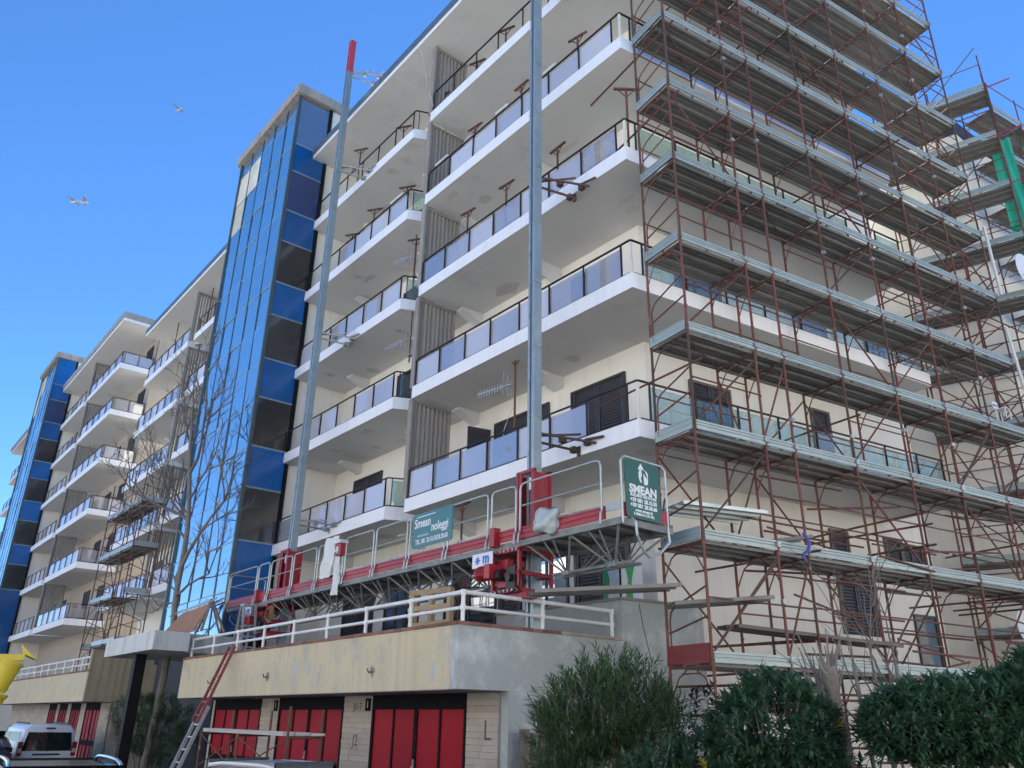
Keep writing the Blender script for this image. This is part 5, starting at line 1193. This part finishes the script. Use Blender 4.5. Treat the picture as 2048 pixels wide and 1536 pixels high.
# trestle table in front of the garages
pc_ = pxA(520,1462,4.4); t = thing('trestle_table', 'rusty tube trestle with pale boards in front of the red doors', 'trestle', A(pc_.x,4.4,GZ+.004), ANG_A)
xa = pxA(612,1462,4.4).x-pc_.x; xb = pxA(432,1462,4.4).x-pc_.x; ht = pxA(520,1468,4.4).z-GZ
for x in (xa+.03,(xa+xb)/2+.1,xb-.05):
    mb = MB(); mb.tube((x,-.3,0),(x,-.3,ht+.4),.024); mb.tube((x,.3,0),(x,.3,ht+.02 if x > xa+.1 else ht+.45),.024); mb.tube((x,-.3,ht-.03),(x,.3,ht-.03),.022); obj('trestle_frame', mb.mesh('trestle_frame', m_rust2), t)
mid_ = (xa+xb)/2+.1
for a_,b_ in ((xa+.03,mid_),(mid_,xb-.05)):
    for (p_,q_) in (((a_,.3,ht-.05),(b_,.3,ht-.62)),((a_,.3,ht-.62),(b_,.3,ht-.05))): tube('brace', t, p_, q_, .013, m_rust2, 6)
for i in range(3): o_ = ubox('board', t, xa-.05+.12*i,xb+.05-.1*i,-.33+i*.22,-.12+i*.22,ht,ht+.04+.012*i,M('plaster_stained_board', (.52,.50,.46), .8, rnd=.2)); o_.rotation_euler = (0,random.uniform(-.012,.012),0)
# old boards leaning at the end wall
p1 = pxA(1022,1500,1.3); t = thing('old_boards', 'weathered grey posts stacked upright against the grey end wall', 'timber', A(1.22,1.45,GZ+.13), ANG_A)
zt1 = at_dist(1045,1460,12.6).z-(GZ+.13)
for i in range(4):
    o_ = ubox('timber', t, -.05,.06,-.28+i*.17,-.15+i*.17,0,zt1*(.97+.03*(i%2)),M('weathered_timber', (.20,.17,.15), .95, streak=.6, rnd=.25)); o_.rotation_euler = (0,random.uniform(-.02,.04),0)
# blue strap on the scaffold
p = at_dist(1608,1088,15.55); mb = MB(); mb.path(smooth_curve([(0,0,.2),(.08,-.03,.05),(.05,-.05,-.12),(-.05,-.04,-.2),(0,-.02,-.32)],5),.028,6); o_ = obj('lifting_strap', mb.mesh('lifting_strap', M('blue_strap', (.06,.09,.35), .6)), None, p); tag(o_, 'blue lifting strap looped on a scaffold upright', 'strap')
# ---------------- yellow debris chute
m_chute = M('yellow_chute_plastic', (.62,.50,.03), .45, col2=(.48,.40,.03), scale=3)
DC_ = 16.5; pc = at_dist(20,1322,DC_); pd = at_dist(-42,1440,DC_); t = thing('debris_chute', 'yellow plastic debris chute at the left edge', 'chute', pc, 0)
dv = pd-pc; dirn = dv.normalized(); rt_ = Vector((math.cos(R(-30)),math.sin(R(30)),0)); rt_ = (at_dist(60,1322,DC_)-pc).normalized()
for i in range(7):
    a = dirn*(i*.5); mb = MB(); mb.tube(a,a+dirn*.48,.21,18,r1=.16,cap=False); mb.tube(a,a+dirn*.05,.225,18,cap=False); mb.tube(a+dirn*.40,a+dirn*.43,.18,18,cap=False); obj('chute_section', mb.mesh('chute_section', m_chute, smooth=True), t)
mb = MB(); up = Vector((0,0,1)); fw = rt_.cross(up)
q = [rt_*-.22+fw*.2, rt_*.2+fw*.2, rt_*.2-fw*.2, rt_*-.22-fw*.2]
mb.add([*q, *[p_+up*.10 for p_ in q]],[(0,1,5,4),(1,2,6,5),(2,3,7,6),(3,0,4,7)])
mb.add([rt_*.18+fw*.2+up*.10, rt_*.18-fw*.2+up*.10, rt_*.36+fw*.2+up*.02, rt_*.36-fw*.2+up*.02, rt_*.12+fw*.2+up*.26, rt_*.12-fw*.2+up*.26],[(0,2,3,1),(4,5,3,2),(0,4,2),(1,3,5),(0,1,5,4)])
obj('hopper', mb.mesh('hopper', m_chute), t)
# ---------------- satellite dishes at the right edge
m_dish = M('white_dish', (.66,.68,.70), .4)
def dish(label, p, r_, yaw):
    t = thing('satellite_dish', label, 'dish', p, yaw, 'satellite dishes'); mb = MB(); n = 20; rings = 5; vs = [(0,.10*r_*2,0)]
    for k in range(1,rings+1):
        f = k/rings
        for i in range(n): a = i*2*math.pi/n; vs.append((r_*f*math.cos(a),.2*r_*(1-f*f),r_*f*math.sin(a)))
    fs = [(0,1+i,1+(i+1)%n) for i in range(n)]+[(1+k*n+i,1+(k+1)*n+i,1+(k+1)*n+(i+1)%n,1+k*n+(i+1)%n) for k in range(rings-1) for i in range(n)]
    mb.add(vs,fs); obj('reflector', mb.mesh('reflector', m_dish, smooth=True), t); mb = MB(); mb.tube((0,.2*r_,-.1),(0,-.5*r_,-.25*r_),.012); mb.tube((0,.2*r_,0),(0,.5,0),.025); obj('arm', mb.mesh('arm', m_clamp), t); return t
dish('white satellite dish at the right edge, above mid height', at_dist(2052,540,26.2), .55, .55)
dish('small white satellite dish low at the right edge above the hedge', at_dist(2053,1252,26.2), .45, .55)
# white plastic crates and pipes between the scaffolds
p = at_dist(2005,820,21.5); t = thing('plastic_chair', 'white plastic chair on the scaffold deck at the right edge', 'chair', p, .6); t.scale = (.6,.6,.6)
mb = MB(); mb.box(-.22,.22,-.2,.2,0,.03); obj('seat', mb.mesh('seat', m_plastic), t); mb = MB(); mb.bar((-.2,.2,.03),(-.2,.28,.42),.04); mb.bar((.2,.2,.03),(.2,.28,.42),.04); mb.box(-.2,.2,.22,.25,.3,.42); mb.box(-.2,.2,.2,.23,.1,.2); obj('backrest', mb.mesh('backrest', m_plastic), t)
for x,y in ((-.19,-.17),(.19,-.17),(-.19,.17),(.19,.17)): ubox('leg', t, x-.02,x+.02,y-.02,y+.02,-.42,-.001,m_plastic)
for k,(x0,y0,x1,y1,lab) in enumerate(((1968,455,2003,590,'upper'),(2012,655,2050,780,'lower'))):
    a = at_dist(x0,y0,22.3); b = at_dist(x1,y1,22.3); mb = MB(); mb.tube((0,0,0),tuple(b-a),.038,12); mb.tube((0,0,0),tuple((b-a)*.06),.046,12); mb.tube(tuple((b-a)*.5),tuple((b-a)*.56),.046,12)
    o_ = obj('drain_pipe', mb.mesh('drain_pipe', M('white_pvc_pipe', (.66,.64,.58), .45)), None, a); tag(o_, lab+' white drain pipe beside the right end of the tall scaffold', 'pipe', 'white drain pipes')
# ================================================================ gulls
m_gull = M('gull_white', (.55,.50,.45), .7); m_gullg = M('gull_wing_grey', (.22,.22,.24), .7)
def gull(label, x, y, D, yaw, flap):
    p = at_dist(x,y,D); t = thing('seagull', label, 'bird', p, yaw, 'gulls in the sky')
    body = MB(); rr = [(-.32,.01),(-.22,.05),(-.05,.085),(.1,.08),(.2,.05),(.25,.055),(.30,.04),(.36,.008)]
    for (x0,r0),(x1,r1) in zip(rr,rr[1:]): body.tube((x0,0,0),(x1,0,.0),r0,10,r1=r1,cap=False)
    body.add([(-.30,-.02,.0),(-.30,.02,.0),(-.46,.09,.0),(-.46,-.09,.0)],[(0,1,2,3)])
    obj('body', body.mesh('body', m_gull, smooth=True), t)
    for sg in (-1,1):
        mb = MB(); P = [(.12,0,.04),(.20,.30,.04+.30*flap),(.08,.72,.04+.30*flap-.10),(-.02,.62,.04+.28*flap-.08),(-.04,.30,.03+.28*flap),(-.10,0,.03)]
        top = [Vector((a,b*sg,c+.008)) for a,b,c in P]; bot = [Vector((a,b*sg,c-.008)) for a,b,c in P]; n = len(P)
        mb.add(top+bot,[(0,1,4,5),(1,2,3,4),(n+5,n+4,n+1,n),(n+4,n+3,n+2,n+1)]+[(i,n+i,n+(i+1)%n,(i+1)%n) for i in range(n)])
        obj('wing', mb.mesh('wing', m_gullg), t)
    return t
gull('lone gull gliding high in the upper left sky', 357,219,62,2.7,.5)
gull('left gull of the pair over the far block', 148,403,62,2.9,.35); gull('right gull of the pair over the far block', 167,404,60,.4,.6)
# ================================================================ vehicles
m_wpaint2 = M('white_car_paint', (.70,.72,.74), .25, amt=.1); m_dpaint2 = M('dark_car_paint', (.03,.035,.045), .2, amt=.1); m_spaint = M('silver_car_paint', (.50,.53,.56), .25, .3, amt=.1)
m_cglass = mirror('car_glass', (.012,.014,.016), .22, .03, .02); m_tyre = M('tyre', (.02,.02,.02), .9); m_rim = M('rim', (.4,.4,.42), .35, .7); m_bump = M('black_bumper', (.03,.03,.032), .6)
m_tail = M('tail_lamp_red', (.28,.01,.015), .25); m_amber = M('lamp_clear', (.5,.42,.35), .25); m_chrome = M('chrome', (.7,.7,.72), .15, .9)
def loft(secs, mat, name, parent, smooth=True):
    """secs: closed rings of equal length"""
    mb = MB(); n = len(secs[0]); vs = [p for s in secs for p in s]; fs = []
    for k in range(len(secs)-1):
        for i in range(n): fs.append((k*n+i,k*n+(i+1)%n,(k+1)*n+(i+1)%n,(k+1)*n+i))
    fs += [tuple(range(n))[::-1], tuple(range((len(secs)-1)*n,len(secs)*n))]
    mb.add(vs,fs); me = mb.mesh(name, mat, smooth=smooth); o = obj(name, me, parent)
    if smooth:
        b = o.modifiers.new('bevel','BEVEL'); b.width = .03; b.segments = 2; b.limit_method = 'ANGLE'; b.angle_limit = R(40)
    return o
def ring(x, w_, z0, z1, tumble=.0, r_=.12):
    """cross-section of the body at length x: full width w_ from z0 to z1, narrowing upward"""
    h = w_/2; t = h-tumble
    return [(x,-h+.06,z0),(x,h-.06,z0),(x,h,z0+.12),(x,h,z0+(z1-z0)*.5),(x,t+ (h-t)*.35,z1-r_*1.2),(x,t-r_,z1),(x,-t+r_,z1),(x,-t-(h-t)*.35,z1-r_*1.2),(x,-h,z0+(z1-z0)*.5),(x,-h,z0+.12)]
_whl = None
def wheels(t, xs, w_, r_=.31):
    for x in xs:
        for sg in (-1,1):
            y = sg*(w_/2-.11); mb = MB(); mb.tube((0,-.1,0),(0,.1,0),r_,24); ty = obj('wheel', mb.mesh('wheel', m_tyre), t, (x,y,r_))
            mb = MB(); mb.tube((0,-.105,0),(0,.105,0),r_*.62,16); obj('rim', mb.mesh('rim', m_rim), ty)
def van(label, p, yaw):
    t = thing('van', label, 'van', p, yaw); W = 1.80
    body = [ring(-2.12,W-.10,.35,1.05,.02), ring(-2.08,W-.04,.30,1.80,.16), ring(-1.9,W,.26,1.84,.16), ring(0,W,.25,1.86,.16), ring(.75,W,.25,1.84,.17), ring(1.0,W,.26,1.60,.2), ring(1.28,W-.02,.27,1.22,.1), ring(1.5,W-.04,.27,1.10,.06), ring(2.0,W-.2,.3,.92,.1), ring(2.12,W-.4,.36,.75,.1)]
    loft(body, m_wpaint2, 'body', t)
    mb = MB(); w2 = .70; mb.add([(-2.135,-.78,1.02),(-2.135,.78,1.02),(-2.115,.66,1.60),(-2.115,-.66,1.60),(-2.10,-.78,1.02),(-2.10,.78,1.02),(-2.08,.66,1.60),(-2.08,-.66,1.60)],[(0,3,2,1),(4,5,6,7),(0,1,5,4),(1,2,6,5),(2,3,7,6),(3,0,4,7)]); obj('rear_window', mb.mesh('rear_window', m_cglass), t)
    for sg in (-1,1):
        mb = MB(); y = sg*(W/2+.002); y2 = sg*(W/2-.07)
        mb.add([(-1.8,y-sg*.02,1.1),(.0,y-sg*.02,1.1),(.0,y2,1.6),(-1.75,y2,1.6)],[(0,1,2,3)]); mb.add([(.06,y-sg*.02,1.1),(1.05,y-sg*.02,1.1),(.72,y2,1.6),(.06,y2,1.6)],[(0,1,2,3)]); obj('side_window', mb.mesh('side_window', m_cglass), t)
        mb = MB(); mb.box(-2.16,-2.0,min(sg*.76,sg*.905),max(sg*.76,sg*.905),.86,1.30); tl_ = obj('tail_light', mb.mesh('tail_light', m_tail), t); mb = MB(); mb.box(-2.165,-2.16,min(sg*.78,sg*.88),max(sg*.78,sg*.88),.97,1.10); obj('lens', mb.mesh('lens', m_amber), tl_)
    mb = MB(); mb.box(-2.20,-2.05,-.86,.86,.32,.62); obj('bumper', mb.mesh('bumper', m_bump), t)
    mb = MB(); mb.box(-2.145,-2.13,-.42,.42,.88,.94); obj('handle_bar', mb.mesh('handle_bar', m_bump), t)
    mb = MB(); mb.box(-2.150,-2.136,-.27,.27,.70,.82); pl = obj('number_plate', mb.mesh('number_plate', M('plate_white', (.6,.64,.68), .5)), t)
    mb = MB(); mb.box(-2.153,-2.1502,-.27,-.23,.70,.82); mb.box(-2.153,-2.1502,.23,.27,.70,.82); obj('plate_edge', mb.mesh('plate_edge', m_sblue), pl)
    obj('lettering', text_mesh('EW 653ZA', M('plate_black', (.02,.02,.02), .5), .10, .001, .002, 'CENTER', .85), pl, (-2.1515,0,.76), (R(90),0,R(-90)))
    mb = MB(); mb.box(-2.14,-2.08,-.14,.14,1.70,1.75); obj('brake_light', mb.mesh('brake_light', m_bump), t)
    mb = MB(); mb.bar((-2.14,0,1.01),(-2.145,-.12,1.06),.02); obj('wiper', mb.mesh('wiper', m_bump), t)
    for sg in (-1,1): mb = MB(); mb.bar((-1.6,sg*.62,1.88),(.5,sg*.62,1.89),.04); mb.box(-1.6,-1.55,sg*.62-.02,sg*.62+.02,1.84,1.88); obj('roof_rail', mb.mesh('roof_rail', m_bump), t)
    wheels(t, (-1.35,1.35), W); return t
def car(label, p, yaw, paint, H=1.45, rails=False, L=4.2, W=1.76, suv=False, name='car'):
    t = thing(name, label, 'car', p, yaw); k = H/1.45
    hood = .92*k
    body = [ring(-L/2,W-.3,.4,.80*k,.05), ring(-L/2+.12,W-.06,.3,(1.0 if suv else .95)*k,.05), ring(-L*.3,W,.26,.98*k,.04), ring(L*.1,W,.25,.96*k,.04), ring(L*.22,W,.26,hood,.05), ring(L*.42,W-.1,.28,.80*k,.1), ring(L/2,W-.5,.38,.62*k,.1)]
    loft(body, paint, 'body', t)
    x0 = -L/2+(.18 if suv else .5); cab = [ring(x0,W-.16,.9*k,.99*k,.05,.03), ring(x0+.35,W-.16,.9*k,1.36*k,.22,.06), ring(x0+.8,W-.16,.9*k,H-.02,.24), ring(L*.02,W-.16,.9*k,H,.24), ring(L*.10,W-.16,.9*k,H-.05,.24), ring(L*.24,W-.2,.9*k,.99*k,.05,.03)]
    loft(cab, m_cglass, 'glasshouse', t)
    roof = [ring(x0+.45,W-.62,1.33*k,H-.03,.03,.03), ring(x0+.8,W-.60,1.36*k,H+.008,.05,.06), ring(L*.02,W-.60,1.36*k,H+.02,.05,.06), ring(L*.10,W-.62,1.33*k,H-.03,.03,.03)]
    loft(roof, paint, 'roof', t)
    if rails:
        for sg in (-1,1):
            mb = MB(); y = sg*.56; mb.path(smooth_curve([(x0+.45,y,H-.03),(x0+.62,y,H+.045),(x0+1.1,y,H+.075),(L*.0,y,H+.07),(L*.07,y,H+.03),(L*.11,y,H-.05)],6),.022,8); obj('roof_rail', mb.mesh('roof_rail', m_chrome), t)
    for sg in (-1,1):
        mb = MB(); mb.box(-L/2-.005,-L/2+.2,min(sg*.55,sg*.82),max(sg*.55,sg*.82),.68*k,.84*k); obj('tail_light', mb.mesh('tail_light', m_tail), t)
        mb = MB(); mb.box(L/2-.25,L/2-.1,min(sg*.45,sg*.72),max(sg*.45,sg*.72),.58*k,.68*k); obj('headlight', mb.mesh('headlight', m_amber), t)
    wheels(t, (-L*.31,L*.31), W); return t
pv = at_dist(66,1500,36.0); van('white panel van with a dark rear window parked by the far garage doors', (pv.x,pv.y,GZ+.004), ANG_A)
pv = at_dist(100,1530,12.5); car('dark car with silver roof rails, only its roof showing at the lower left edge', (pv.x,pv.y,GZ+.004), ANG_A-.1, m_dpaint2, 1.60, True, 4.4, 1.8, True)
pv = at_dist(512,1535,14.4); car('pale silver car of which only the roof shows below the trestle', (pv.x,pv.y,GZ+.004), ANG_A+.25, m_spaint, 1.52)
pv = at_dist(-48,1470,34.0); car('black hatchback half hidden at the left edge beside the white van', (pv.x,pv.y,GZ+.004), ANG_A, m_dpaint2, 1.62, False, 4.2, 1.78, True)
